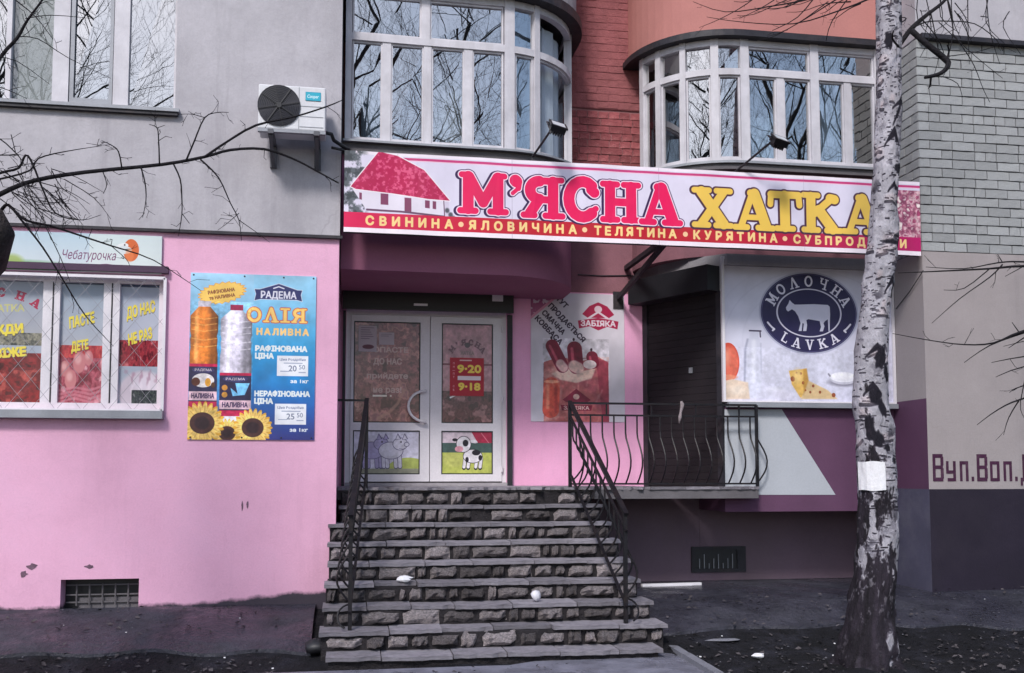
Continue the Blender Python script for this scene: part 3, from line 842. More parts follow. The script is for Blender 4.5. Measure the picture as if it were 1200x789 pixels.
def glaze(name, path, zb, zt, ztr, posts, thin, zmid, label=None):
    """posts/thin: (pixel, width m) main posts full height and casement bars below the transom"""
    b = MB()
    sp = [(path.find(px, zmid), w_) for px, w_ in posts]
    sp = [(s, w_ * .86) for s, w_ in sp]
    for s, w_ in sp: post(b, path, s, w_, -.07, .015, zb, zt)
    for (sa, wa), (sb, wb) in zip(sp, sp[1:]):
        ribbon(b, path, sa + wa / 2 - .004, sb - wb / 2 + .004, -.065, .004, zb + .001, zb + .055)
        ribbon(b, path, sa + wa / 2 - .004, sb - wb / 2 + .004, -.065, .010, ztr - .035, ztr + .035)
        ribbon(b, path, sa + wa / 2 - .004, sb - wb / 2 + .004, -.065, .004, zt - .07, zt - .001)
    st = [(path.find(px, zmid), w_) for px, w_ in thin]
    for s, w_ in st: post(b, path, s, w_, -.06, .000, zb + .05, ztr - .03)
    bw = b.build(name, M['white_frame'], bld)
    return bw, sp, st
def pane(parent, path, s0, s1, z0, z1, mat='pane', o=-.035, sash=True, name='pane'):
    if sash:
        b = MB()
        post(b, path, s0 + .0095, .017, -.052, -.012, z0, z1); post(b, path, s1 - .0095, .017, -.052, -.012, z0, z1)
        ribbon(b, path, s0 + .019, s1 - .019, -.050, -.014, z0, z0 + .022); ribbon(b, path, s0 + .019, s1 - .019, -.050, -.014, z1 - .022, z1)
        b.build('sash', M['white_frame'], parent)
    a, c = path.off(s0 + .005, o), path.off(s1 - .005, o)
    j = [rng.uniform(-.006, .006) for _ in range(4)]
    b = MB(); b.keep = True
    b.face([(a.x, a.y + j[0], z0), (c.x, c.y + j[1], z0), (c.x, c.y + j[2], z1), (a.x, a.y + j[3], z1)])
    return b.build(name, M[mat], parent)
def drape(parent, path, s0, s1, z0, z1, mat, o=-.22, folds=7, name='curtain'):
    b = MB(); n = folds * 4
    vs = []
    for i in range(n + 1):
        s = s0 + (s1 - s0) * i / n
        p = path.off(s, o + .02 * sin(i * pi / 2 + .3))
        vs += [(p.x, p.y, z0), (p.x, p.y, z1)]
    b.mesh(vs, [(2 * i, 2 * i + 2, 2 * i + 3, 2 * i + 1) for i in range(n)])
    return b.build(name, M[mat], parent)
# left bay
ZB_L, ZT_L, ZTR_L = 4.71, 6.30, 5.79
bwL, spL, stL = glaze('bay_window', PL, ZB_L, ZT_L, ZTR_L,
    [(408, .07), (597, .12), (629, .075), (657.5, .075), (672, .06)], [(453, .085), (501, .075), (549, .085)], 5.2)
sL = [s for s, _ in spL]; tL = [s for s, _ in stL]
post_top = MB(); sq = PL.find(499, 6.0); post(post_top, PL, sq, .085, -.06, .004, ZTR_L + .03, ZT_L - .06); post_top.build('mullion', M['white_frame'], bwL)
for a, c in ((sL[0] + .035, tL[0] - .04), (tL[0] + .04, tL[1] - .037), (tL[1] + .037, tL[2] - .04), (tL[2] + .04, sL[1] - .06)):
    pane(bwL, PL, a, c, ZB_L + .055, ZTR_L - .035)
for a, c in ((sL[0] + .035, sq - .04), (sq + .04, sL[1] - .06)): pane(bwL, PL, a, c, ZTR_L + .035, ZT_L - .07)
for k, hw in ((1, (.06, .037)), (2, (.037, .037)), (3, (.037, .03))):
    a, c = sL[k] + hw[0], sL[k + 1] - hw[1]
    pane(bwL, PL, a, c, ZB_L + .055, ZTR_L - .035, sash=(c - a) > .12); pane(bwL, PL, a, c, ZTR_L + .035, ZT_L - .07, sash=False)
drape(bwL, PL, sL[1] + .08, sL[3] - .05, ZB_L + .1, ZT_L - .1, 'net', -.15, 5)
drape(bwL, PL, tL[1] + .1, tL[1] + .5, ZB_L + .02, ZB_L + .85, 'curtain', -.3, 4)
drape(bwL, PL, sL[0] + .14, sL[0] + .42, ZB_L + .02, ZB_L + .7, 'net', -.3, 4)
b = MB(); b.prism(PL.poly(.10, [(2.48, 1.62), (XL + .012, 1.62)]), 4.60, 4.69); b.build('sill', M['dark_concrete'], bld)
b = MB(); ribbon(b, PL, 0.004, PL.s[-1], -.02, .15, 4.688, 4.708); b.build('sill', M['zinc'], bld)
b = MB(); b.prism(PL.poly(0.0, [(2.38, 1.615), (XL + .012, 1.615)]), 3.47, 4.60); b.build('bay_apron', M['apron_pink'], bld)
b = MB(); b.prism(PL.poly(.13, [(2.51, 1.62), (XL + .012, 1.62)]), 6.302, 6.40); b.build('bay_cornice', M['dark_metal'], bld)
b = MB(); b.prism(PL.poly(.07, [(2.45, 1.62), (XL + .012, 1.62)]), 6.40, 9.0); b.build('bay_apron', M['concrete'], bld)
# right bay
ZB_R, ZT_R, ZTR_R = 4.83, 6.20, 5.84
bwR, spR, stR = glaze('bay_window', PR, ZB_R, ZT_R, ZTR_R,
    [(753, .08), (772, .08), (801, .075), (838, .10), (873, .11), (955, .11), (1030, .10)], [(915, .085), (994, .08)], 5.3)
sR = [s for s, _ in spR]; tR = [s for s, _ in stR]
hw = [w_ / 2 for _, w_ in spR]      # half widths of the posts
for k in range(4):
    a, c = sR[k] + hw[k], sR[k + 1] - hw[k + 1]
    if c - a > .03:
        pane(bwR, PR, a, c, ZB_R + .055, ZTR_R - .035, sash=(c - a) > .14); pane(bwR, PR, a, c, ZTR_R + .035, ZT_R - .07, sash=False)
for a, c, kind_ in ((sR[4] + hw[4], tR[0] - .042, 'pane'), (tR[0] + .042, sR[5] - hw[5], 'pane'), (sR[5] + hw[5], tR[1] - .04, 'pane'), (tR[1] + .04, sR[6] - hw[6], 'pane')):
    pane(bwR, PR, a, c, ZB_R + .055, ZTR_R - .035, kind_)
for a, c in ((sR[4] + hw[4], sR[5] - hw[5]), (sR[5] + hw[5], sR[6] - hw[6])): pane(bwR, PR, a, c, ZTR_R + .035, ZT_R - .07)
drape(bwR, PR, sR[5] + .06, tR[1] - .02, ZB_R + .02, ZTR_R + .2, 'net', -.16, 4)
drape(bwR, PR, sR[4] + .07, tR[0] + .05, ZB_R + .02, ZB_R + .6, 'net', -.22, 4)
drape(bwR, PR, tR[1] + .02, tR[1] + .14, ZB_R + .02, ZTR_R, 'curtain', -.13, 3)
b = MB(); b.prism(PR.poly(.08, [(XR - .004, 1.62), (3.135, 1.62)]), 4.74, 4.80); b.build('sill', M['dark_concrete'], bld)
b = MB(); ribbon(b, PR, 0, PR.s[-1] - .004, -.02, .11, 4.802, 4.828); b.build('sill', M['zinc'], bld)
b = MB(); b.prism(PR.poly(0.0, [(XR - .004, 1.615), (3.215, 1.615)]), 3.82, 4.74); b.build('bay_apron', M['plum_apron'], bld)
b = MB(); b.prism(PR.poly(.10, [(XR - .004, 1.62), (3.115, 1.62)]), 6.202, 6.27); b.build('bay_cornice', M['dark_metal'], bld)
b = MB(); b.prism(PR.poly(.03, [(XR - .004, 1.62), (3.185, 1.62)]), 6.27, 9.0); b.build('bay_apron', M['salmon_plaster'], bld)
# lower storey of the right bay: shutter facet on the left, shop front plane at y = .6
SHL, SHR = Vector((3.36, 1.60, 0)), Vector((3.90, .60, 0))
b = MB(); b.prism([(3.30, 1.61), (3.40, 1.22), (3.62, .82), (3.93, .52), (XR - .004, .52), (XR - .004, 1.61)], 3.70, 3.82); b.build('bay_soffit', M['concrete'], bld)
b = MB(); b.prism([(3.90, .60), (XR - .006, .60), (XR - .006, 1.60), (3.90, 1.60)], 1.10, 3.70); b.build('bay_base', M['plum_paint'], bld)
tri = [aty(849, 480, .6), aty(916, 480, .6), aty(979, 580, .6), aty(849, 580, .6)]
b = MB(); b.loft([(p.x, p.z) for p in tri], ((0, .5965, 0), (1, 0, 0), (0, 0, 1)), (0, .003, 0)); b.build('painted_panel', M['light_grey_paint'], bld)
b = MB(); b.box(3.92, XR - .01, .50, .60, 2.195, 2.245); b.build('sill', M['zinc'], bld)
# roller shutter of the side door: slats standing proud of each other
sd_ = (SHR - SHL); sl = sd_.length; sd_.normalize(); sn = Vector((sd_.y, -sd_.x, 0))
b = MB()
z = 1.36
while z < 3.42:
    c = SHL + sd_ * sl / 2 + sn * (.0015 if int(round((z - 1.36) / .077)) % 2 else .0)
    b.obox((c.x, c.y, z + .0375), sd_ * (sl / 2 - .03), sn * .012, (0, 0, .0372)); z += .077
b.build('roller_shutter', M['shutter'], bld)
b = MB()
for e in (SHL + sd_ * .02, SHR - sd_ * .03): b.obox((e.x, e.y, 2.39), sd_ * .035, sn * .03, (0, 0, 1.04))
b.build('guide_rail', M['dark_metal'], bld)
b = MB(); c = SHL + sd_ * (sl / 2 - .03) + sn * .09
b.obox((c.x, c.y, 3.56), sd_ * (sl / 2 + .02), sn * .13, (0, 0, .135)); b.build('shutter_box', M['black_plastic'], bld)
b = MB(); c = SHL + sd_ * sl * .62 + sn * .02; b.obox((c.x, c.y, 2.62), sd_ * .02, sn * .012, (0, 0, .03)); b.build('lock_plate', M['zinc'], bld)

# painted street name on the beige wall
b = MB()
ST = {'В': [(0,0,.22,1),(0,.86,.8,1),(0,.45,.8,.58),(0,0,.8,.14),(.62,.58,.84,.9),(.62,.1,.84,.48)],
      'у': [(0,.3,.2,.74),(.55,0,.76,.74),(0,.28,.6,.4),(.1,-.0,.6,.12)],
      'л': [(.08,0,.28,.74),(.55,0,.76,.74),(.1,.62,.6,.74)],
      '.': [(0,0,.2,.17)],
      'о': [(0,0,.2,.74),(.55,0,.76,.74),(.1,.62,.6,.74),(.1,0,.6,.12)],
      'Д': [(.18,.1,.38,1),(.62,.1,.84,1),(.2,.86,.8,1),(0,0,1.0,.13),(0,-.16,.16,.1),(.86,-.16,1.0,.1)]}
def lettering(word, adv, p0, p1, cap):
    tot = sum(adv[ch] for ch in word)
    k = (p1 - p0) / tot; x = p0
    for ch in word:
        for i, (xa, za, xb, zb) in enumerate(ST[ch]):
            y = -.0025 - .0006 * i
            kk = k * .95
            b.box(x + xa * kk, x + xb * kk, y, -.001, 1.40 + .02 + za * cap, 1.40 + .02 + zb * cap)
        x += adv[ch] * k
adv = {'В': 1.0, 'у': .95, 'л': .95, '.': .42, 'о': .95, 'Д': 1.15}
lettering('Вул.Вол.Д', adv, aty(1093, 550, 0).x, aty(1213, 550, 0).x, aty(1100, 532, 0).z - aty(1100, 564, 0).z)
b.build('painted_lettering', surf('letter_paint', (0.055, 0.014, 0.042), 0.8, 0.2, 4, stain=(0.16, 0.1, 0.13), stain_amt=0.35, stain_scale=12), bld)

# basement windows
def cellar_window(x0, x1, z0, z1, y):
    b = MB(); b.box(x0, x1, y + .16, y + .2, z0, z1)
    wdw = b.build('basement_window', M['black_plastic'], bld)
    b = MB()
    for k in range(1, 6):
        x = x0 + (x1 - x0) * k / 6
        b.tube([(x, y + .10, z0 + .05), (x, y + .10, z1 - .05)], .007, 5)
    for z in (z0 + .08, (z0 + z1) / 2, z1 - .06): b.bar((x0 + .02, y + .11, z), (x1 - .02, y + .11, z), .012, .012)
    b.build('grille', M['dark_concrete'], wdw)
    b = MB(); b.box(x0 + .18 * (x1 - x0), x1 - .02, y + .125, y + .15, z0 + .02, z0 + .12); b.build('board', M['dark_concrete'], wdw)
cellar_window(*CW[:2], *CW[2:], 0.0)
b = MB(); b.box(CW[0] - .01, CW[1] + .02, -.012, .2, CW[2] - .03, CW[2] + .012); b.build('sill', M['concrete'], bld)
c0, c1 = aty(810, 671, 1.36), aty(873, 640, 1.36)
def fascia_window(x0, x1, z0, z1, y):
    b = MB()
    for (xa, xb, za, zb) in ((x0, x1, z1 - .04, z1), (x0, x1, z0, z0 + .04), (x0, x0 + .04, z0 + .04, z1 - .04), (x1 - .1, x1, z0 + .04, z1 - .04)): b.box(xa, xb, y - .02, y + .03, za, zb)
    wdw = b.build('basement_window', M['dark_metal'], bld)
    b = MB(); b.box(x0 + .04, x1 - .1, y - .003, y + .02, z0 + .04, z1 - .04); b.build('pane', M['black_plastic'], wdw)
    b = MB()
    for k in range(1, 9): b.tube([(x0 + .04 + (x1 - x0 - .14) * k / 9, y - .01, z0 + .04), (x0 + .04 + (x1 - x0 - .14) * k / 9, y - .01, z0 + .1 + .05 * (k % 3))], .006, 4)
    b.build('grille', M['zinc'], wdw)
fascia_window(c0.x, c1.x, c0.z, c1.z, 1.36)

# upstairs window of the left block
def xz(px, py, Y): p = aty(px, py, Y); return p.x, p.z
b = MB(); yF = .09
vx = lambda px: aty(px, 70, yF).x
bars = [(-3.98, vx(9)), (vx(63), vx(82)), (vx(134), vx(152))]
for a, c in bars[1:]: b.box(a, c, yF - .03, yF + .04, 4.87, 6.45)
b.box(-3.95, -1.6, yF - .032, yF + .04, 4.83, 4.87)
b.box(-1.628, -1.6, yF - .028, yF + .04, 4.87, 6.45)
b.box(vx(8), vx(14), yF - .028, yF + .04, 4.87, 6.45)
uw = b.build('window', M['white_frame'], bld)
for a, c in ((vx(14), vx(63)), (vx(82), vx(134)), (vx(152), -1.628), (-3.95, vx(8))):
    b = MB(); b.keep = True
    e = rng.uniform(-.008, .008)
    b.face([(a, yF + .01, 4.87), (c, yF + .01 + e, 4.87), (c, yF + .01 - e, 6.45), (a, yF + .01, 6.45)]); b.build('pane', M['pane_dim' if a < vx(20) and a > vx(10) else 'pane'], uw)
a, c = vx(83), vx(133)
b = MB()
b.box(a, a + .035, yF - .02, yF, 4.872, 6.45); b.box(c - .03, c, yF - .02, yF, 4.872, 6.45); b.box(a + .035, c - .03, yF - .02, yF, 4.872, 4.92); b.build('sash', M['zinc'], uw)
b = MB(); b.box(vx(14), vx(66), yF + .05, yF + .06, 4.86, 6.45); b.build('blind', M['blind'], uw)
b = MB(); b.box(-3.97, -1.555, -.07, .08, 4.795, 4.826); b.build('sill', M['zinc'], uw)
b = MB(); b.box(-3.95, -1.57, -.055, -.006, 4.765, 4.795); b.build('drip_edge', M['dark_metal'], uw)

# shop window of the left block
yF = .10
b = MB()
lx = lambda px: aty(px, 400, yF).x
for a, c in ((lx(50), lx(70)), (lx(121), lx(140)), (lx(186), -1.66)): b.box(a, c, yF - .03, yF + .05, 2.13, 3.22)
b.box(-3.95, -1.66, yF - .032, yF + .05, 2.07, 2.13); b.box(-3.95, -1.66, yF - .032, yF + .05, 3.22, 3.30); b.box(-3.95, -3.85, yF - .03, yF + .05, 2.13, 3.22)
lw = b.build('window', M['pvc'], bld)
b = MB()
for px in (62, 131): b.box(lx(px) - .006, lx(px) + .006, yF - .034, yF - .03, 2.13, 3.22)
b.build('seam', M['dark_metal'], lw)
b = MB(); b.box(-3.98, -1.63, -.10, .08, 1.985, 2.055); b.build('sill', M['zinc'], lw)
b = MB()
gx0, gx1, gz0, gz1 = -3.92, aty(192, 400, -.03).x, 2.06, aty(150, 325, -.03).z
for (xa, za), (xb, zb) in (((gx0, gz0), (gx1, gz0)), ((gx0, gz1), (gx1, gz1)), ((gx1, gz0), (gx1, gz1)), ((gx0, gz0), (gx0, gz1))): b.bar((xa, -.03, za), (xb, -.03, zb), .022, .026)
gr = b.build('grille', M['pvc'], lw)
b = MB()
def clip_diag(x, sgn):
    pts = []
    H_ = gz1 - gz0
    xa, xb = x, x + sgn * H_ * .8
    t0, t1 = 0.0, 1.0
    for lo, hi in ((gx0, gx1),):
        d = xb - xa
        for bnd, sg in ((lo, -1), (hi, 1)):
            t_ = (bnd - xa) / d
            if sg * d > 0: t1 = min(t1, t_)
            else: t0 = max(t0, t_)
    if t1 > t0: return (xa + (xb - xa) * t0, gz0 + H_ * t0), (xa + (xb - xa) * t1, gz0 + H_ * t1)
x = gx0 - 1.2
while x < gx1 + 1.2:
    for sg in (1, -1):
        q = clip_diag(x, sg)
        if q: b.tube([(q[0][0], -.03 + .004 * sg, q[0][1]), (q[1][0], -.03 + .004 * sg, q[1][1])], .0019, 4)
    x += .215
b.build('lattice', M['lattice'], gr)

# ------------------------------------------------------------------ entrance staircase
def ledge_x(px, py, Y): return aty(px, py, Y).x
stairs = thing('entrance_staircase', 'rough stone entrance steps with slab treads climbing to the shop door', 'staircase', (.4, -.6, 0.0))
Y0, TR, RS, ZL = 0.42, 0.25, 0.155, 1.35
NOS_L = [XL + .02, XL + .02] + [aty(px, py, Y0 - k * TR).x for k, px, py in ((2, 384, 613), (3, 383, 633), (4, 383, 655), (5, 379, 678), (6, 377, 704), (7, 373, 732), (8, 381, 764))]
NOS_R = [aty(px, py, Y0 - k * TR).x for k, px, py in ((0, 697, 566), (1, 708, 593), (2, 719, 613), (3, 730, 633), (4, 741, 655), (5, 752, 678), (6, 767, 704), (7, 783, 732), (8, 778, 764))]
plat_x1 = aty(889, 575, Y0).x
# mortar core
b = MB()
for k in range(9):
    y = Y0 - k * TR + .045
    zt = ZL - k * RS - .034
    b.box(NOS_L[k] + .02, NOS_R[k] - .03, y, YB - .01 if k < 2 else .6 - k * .01, -.15 if k else .3, zt)
b.build('core', M['joint'], stairs)
# stones of the risers
def stone_mesh(seed):
    r = random.Random(seed); nx_, nz_ = 5, 3
    mb = MB()
    fr = []
    for j in range(nz_ + 1):
        for i in range(nx_ + 1):
            ex = min(i, nx_ - i) / (nx_ / 2); ez = min(j, nz_ - j) / (nz_ / 2)
            edge = min(ex, ez)
            dep = (.020 + .058 * r.random()) if edge > 0 else (-.012 - .012 * r.random())
            fr.append(((i / nx_ - .5) + r.uniform(-.045, .045) * (1 if 0 < i < nx_ else .5), -dep, (j / nz_ - .5) + r.uniform(-.085, .085)))
    n = nx_ + 1
    fs = [(j * n + i, j * n + i + 1, (j + 1) * n + i + 1, (j + 1) * n + i) for j in range(nz_) for i in range(nx_)]
    ring = list(range(n)) + [j * n + n - 1 for j in range(1, nz_ + 1)] + [nz_ * n + i for i in range(n - 2, -1, -1)] + [j * n for j in range(nz_ - 1, 0, -1)]
    m0 = len(fr)
    bk = [(fr[q][0] * .98, .05, fr[q][2] * .98) for q in ring]
    fs += [(ring[k], m0 + k, m0 + (k + 1) % len(ring), ring[(k + 1) % len(ring)]) for k in range(len(ring))]
    mb.mesh(fr + bk, fs)
    return mb.data('stone', M['stone'])
STN = [stone_mesh(300 + k) for k in range(14)]
def tread_mesh(seed):
    r = random.Random(seed); mb = MB()
    n = 7
    vs = []
    for i in range(n + 1):
        x = i / n - .5
        e = r.uniform(-.010, .022) * (1.6 if r.random() < .2 else .8)
        vs += [(x, -.5 + e / .3, r.uniform(-.05, .05) - .5), (x, -.5 + e / .3 + r.uniform(0, .012), .42 + r.uniform(-.1, .06)), (x, -.44, .5), (x, .5, .5 + r.uniform(-.05, .05)), (x, .5, -.5)]
    fs = []
    for i in range(n):
        for k in range(5): fs.append((i * 5 + k, i * 5 + (k + 1) % 5, (i + 1) * 5 + (k + 1) % 5, (i + 1) * 5 + k))
    fs += [(0, 1, 2, 3, 4), tuple(n * 5 + k for k in (4, 3, 2, 1, 0))]
    mb.mesh(vs, fs)
    return mb.data('tread_slab', M['tread'])
TRD = [tread_mesh(500 + k) for k in range(8)]
TH = .032
for k in range(9):
    y = Y0 - k * TR
    z1, z0 = ZL - k * RS - TH, ZL - (k + 1) * RS
    # riser stones under tread k
    if k < 8:
        x, xe = NOS_L[k] + .02, NOS_R[k] - .02
        while x < xe - .06:
            L = rng.choice((.09, .13, .17, .2, .23, .26, .3)) * rng.uniform(.85, 1.15)
            L = min(L, xe - x)
            if xe - x - L < .08: L = xe - x
            h = (z1 - z0)
            if rng.random() > .05:
                place('stone', rng.choice(STN), stairs, (x + L / 2, y + .026 + rng.uniform(-.010, .020), (z0 + z1) / 2 + rng.uniform(-.004, .003)),
                      (rng.uniform(-.08, .08), rng.uniform(-.035, .035), rng.uniform(-.05, .05)), (L - rng.uniform(.016, .038), rng.uniform(.6, 1.5), h * rng.uniform(.62, .97)))
            x += L
    # tread slabs
    if k == 0: continue
    x, xe = NOS_L[k], NOS_R[k]
    missing = {7: (.50,), 5: (.27,)}.get(k, ())
    i = 0
    while x < xe - .02:
        L = rng.choice((.36, .42, .48, .55)) * (1.25 if k < 4 else 1)
        if xe - x - L < .2: L = xe - x
        fx = (x + L / 2 - NOS_L[k]) / (xe - NOS_L[k])
        gone = any(abs(fx - q) < .10 for q in missing)
        ya = y + rng.uniform(-.006, .010) + (.085 if gone else 0)
        if k == 6 and fx < .33 and fx > .15: ya += .03
        yb_ = y + TR + .09
        place('tread_slab', rng.choice(TRD), stairs, (x + L / 2, (ya + yb_) / 2, z1 + TH / 2 + rng.uniform(-.005, .004)), (rng.uniform(-.012, .012), rng.uniform(-.006, .006), rng.uniform(-.012, .012)), (L - .008, yb_ - ya, TH * rng.uniform(.92, 1.05)))
        x += L; i += 1
# landing and the platform that runs on to the side door
b = MB()
b.prism([(XL + .003, Y0 + .08), (NOS_R[0], Y0 + .08), (NOS_R[0], Y0), (plat_x1, Y0), (plat_x1, .59), (3.9, .59), (3.36, YB - .01), (XL + .003, YB - .01)], 1.245, 1.335)
b.build('platform', M['dark_concrete'], stairs)
x = XL + .006
while x < plat_x1 - .05:
    L = min(rng.uniform(.28, .42), plat_x1 - x)
    yb_ = 1.585 if x + L < 3.3 else .585
    place('landing_tile', rng.choice(TRD), stairs, (x + L / 2, (Y0 - .02 + yb_) / 2, 1.336 + .009 + .006), (0, 0, 0), (L - .006, yb_ - Y0 + .02, .028))
    x += L

# ------------------------------------------------------------------ shop door
yD = YB + .05
def dx(px): return aty(px, 470, yD).x
def dz(py): return aty(500, py, yD).z
zb, zt = 1.40, 3.30
b = MB()
b.box(DX0, DX0 + .05, yD - .03, yD + .05, zb, zt); b.box(DX1 - .05, DX1, yD - .03, yD + .05, zb, zt); b.box(DX0 + .05, DX1 - .05, yD - .03, yD + .05, zt - .055, zt)
b.build('door_frame', M['pvc'], bld)
b = MB(); b.box(DX0, DX1, YB - .06, yD + .06, 1.352, 1.398); b.build('threshold', M['sill_tile'], bld)
def leaf(x0, x1, p0, p1, q):
    zA, zB, zC, zD = q
    b = MB()
    b.box(x0, p0, yD - .045, yD + .02, zb + .012, zt - .06); b.box(p1, x1, yD - .045, yD + .02, zb + .012, zt - .06)
    for a, c in ((zb + .012, zD), (zC, zB), (zA, zt - .06)): b.box(p0, p1, yD - .045, yD + .02, a, c)
    d = b.build('door', M['pvc'], bld)
    b = MB()
    for (xa, xb, za, zb_) in ((p0, p0 + .012, zB, zA), (p1 - .012, p1, zB, zA), (p0 + .012, p1 - .012, zA - .012, zA), (p0 + .012, p1 - .012, zB, zB + .012),
                              (p0, p0 + .012, zD, zC), (p1 - .012, p1, zD, zC), (p0 + .012, p1 - .012, zC - .012, zC), (p0 + .012, p1 - .012, zD, zD + .012)):
        b.box(xa, xb, yD - .040, yD - .02, za, zb_)
    b.build('gasket', M['black_plastic'], d)
    return d
qz = (dz(379), dz(496), dz(505), dz(556))
dl = leaf(DX0 + .053, dx(503), dx(414), dx(492), qz)
dr = leaf(dx(503.8), DX1 - .053, dx(517), dx(577), qz)
def film(parent, name, x0, x1, z0, z1, y, mat):
    b = MB(); b.keep = True
    b.face([(x0, y, z0), (x1, y, z0), (x1, y, z1), (x0, y, z1)], [(0, 0), (1, 0), (1, 1), (0, 1)])
    return b.build(name, mat, parent)
def meaty(art, x0, y0, x1, y1, seed, cols, cell=40, lo=.3, hi=.7):
    n = np.clip((vnoise(x1 - x0, y1 - y0, cell, seed) - lo) / (hi - lo), 0, 1)
    n2 = vnoise(x1 - x0, y1 - y0, cell / 3, seed + 1)
    cols = np.array(cols, float)
    idx = n * (len(cols) - 1); i = np.minimum(idx.astype(int), len(cols) - 2); f = (idx - i)[..., None]
    c = cols[i] * (1 - f) + cols[i + 1] * f
    art.a[y0:y1, x0:x1] = c * (.75 + .5 * n2[..., None]) / 255
RED = [(60, 24, 30), (128, 60, 62), (96, 44, 52), (160, 96, 92), (190, 140, 130)]
A = Art(300, 440); meaty(A, 0, 0, 300, 440, 3, [(92, 52, 56), (158, 96, 98), (124, 72, 76), (190, 130, 124), (150, 96, 102)], 46)
A.line([(110, 425), (160, 400), (200, 360), (230, 300)], 14, (190, 140, 125), .7, 6)
for s, y, h_ in (('ПОПАСТЕ', 120, 22), ('ДО НАС', 172, 26), ('прийдете', 236, 24), ('не раз!', 298, 26)): A.text(s, 152, y, h_, (208, 178, 172), 1.2, width=190 if s != 'не раз!' and s != 'ДО НАС' else 130, alpha=.85)
A.rect(84, 322, 150, 330, (235, 225, 215)); A.rect(164, 322, 172, 330, (235, 225, 215))
film(dl, 'pane', dx(414) + .012, dx(492) - .012, qz[1] + .012, qz[0] - .012, yD - .03, print_mat('door_film', A.a, .15, .5))
A = Art(250, 440); meaty(A, 0, 0, 250, 440, 8, [(158, 108, 120), (190, 138, 146), (170, 120, 130)], 60)
meaty(A, 0, 300, 250, 440, 11, [(60, 30, 40), (110, 62, 70), (84, 44, 54), (150, 104, 108)], 34)
for ch, x, y, an in A.arc('М’ЯСНА', 125, 150, 92, 148, 32, 24, None, ry=72): slab(A, ch, x, y, 27, [(0, (92, 34, 56))], ang=an, centre=True)
A.text('ХАТКА', 125, 128, 15, (120, 100, 92), 1.0, alpha=.8); A.ell(125, 92, 14, 12, (70, 40, 52))
A.rect(0, 176, 250, 184, (110, 30, 55)); A.line([(40, 330), (95, 305)], 8, (240, 236, 236))
film(dr, 'pane', dx(517) + .012, dx(577) - .012, qz[1] + .012, qz[0] - .012, yD - .03, print_mat('door_film', A.a, .15, .5))
# lower door pictures: two pigs, a calf
A = Art(320, 208, (214, 210, 228)); A.ell(270, 215, 120, 85, (176, 186, 96)); A.rect(0, 185, 320, 208, (150, 150, 130));
INK = (92, 84, 120)
def pig(cx, body, s=1.0):
    for dx_ in (-38, -20, 22, 42):
        A.line([(cx + dx_, 110), (cx + dx_ + 4, 176)], 22, INK); A.line([(cx + dx_, 110), (cx + dx_ + 4, 174)], 17, body)
    A.ell(cx, 95, 62, 44, INK); A.ell(cx, 95, 59, 41, body)
    A.ell(cx + 46, 62, 38, 32, INK); A.ell(cx + 46, 62, 35, 29, body)
    for ex in (24, 58):
        A.poly([(cx + ex, 40), (cx + ex + 10, 12), (cx + ex + 24, 36)], INK, grow=2); A.poly([(cx + ex, 40), (cx + ex + 10, 15), (cx + ex + 22, 37)], body)
    A.ell(cx + 78, 64, 14, 12, INK); A.ell(cx + 78, 64, 11, 9, body); A.ell(cx + 50, 52, 4, 5, (60, 50, 70)); A.line([(cx + 40, 84), (cx + 60, 88), (cx + 72, 82)], 2, INK)
pig(88, (170, 160, 200)); pig(182, (216, 212, 226))
film(dl, 'panel', dx(414) + .012, dx(492) - .012, qz[3] + .012, qz[2] - .012, yD - .03, print_mat('door_picture', (printed(A, 0, 0, A.w, A.h, 231, .28, 14), A.a)[1], .3))
A = Art(260, 208, (200, 170, 178)); A.rect(0, 0, 260, 60, (214, 196, 206)); A.poly([(150, -5), (262, -5), (262, 70), (190, 60)], (170, 40, 72)); A.line([(205, 5), (245, 55)], 5, (210, 110, 130))
A.rect(0, 55, 260, 110, (70, 92, 88)); A.rect(0, 104, 260, 208, (178, 184, 92)); A.ell(60, 140, 60, 36, (206, 206, 120), alpha=.6, soft=10)
W_, K_ = (226, 220, 226), (34, 28, 40)
for x in (120, 142, 182, 205): A.line([(x, 130), (x - 6, 182)], 20, K_); A.line([(x, 130), (x - 6, 176)], 16, W_)
A.ell(160, 122, 52, 36, K_); A.ell(160, 122, 49, 33, W_); A.ell(178, 104, 22, 14, K_); A.ell(200, 130, 10, 14, K_); A.ell(130, 140, 9, 14, K_)
A.ell(112, 62, 40, 42, K_); A.ell(112, 62, 37, 39, W_); A.ell(122, 56, 15, 17, K_); A.ell(88, 86, 22, 15, (214, 150, 164)); A.ell(66, 40, 14, 8, K_); A.ell(166, 48, 20, 8, W_, rot=.2)
film(dr, 'panel', dx(517) + .012, dx(577) - .012, qz[3] + .012, qz[2] - .012, yD - .03, print_mat('door_picture', (printed(A, 0, 0, A.w, A.h, 231, .28, 14), A.a)[1], .3))
b = MB(); hx = dx(498)
b.tube([(hx, yD - .045, dz(458)), (hx, yD - .10, dz(459))] + [(hx - .19 * sin(radians(a)), yD - .10, (dz(459) + dz(495)) / 2 + (dz(459) - dz(495)) / 2 * cos(radians(a))) for a in range(15, 180, 15)] + [(hx, yD - .10, dz(495)), (hx, yD - .045, dz(496))], .015, 8)
b.build('handle', M['pvc'], dl, smooth=True)
b = MB()
for pz in (dz(385), dz(468), dz(550)): b.lathe((DX1 - .052, yD - .055, pz - .03), (0, 0, 1), [(.012, 0), (.012, .06)], 8)
b.build('hinge', M['pvc'], dr)
b = MB(); b.box(dx(583), dx(586), yD - .06, yD - .045, dz(444), dz(436)); b.build('lock_plate', M['chrome'], dr)
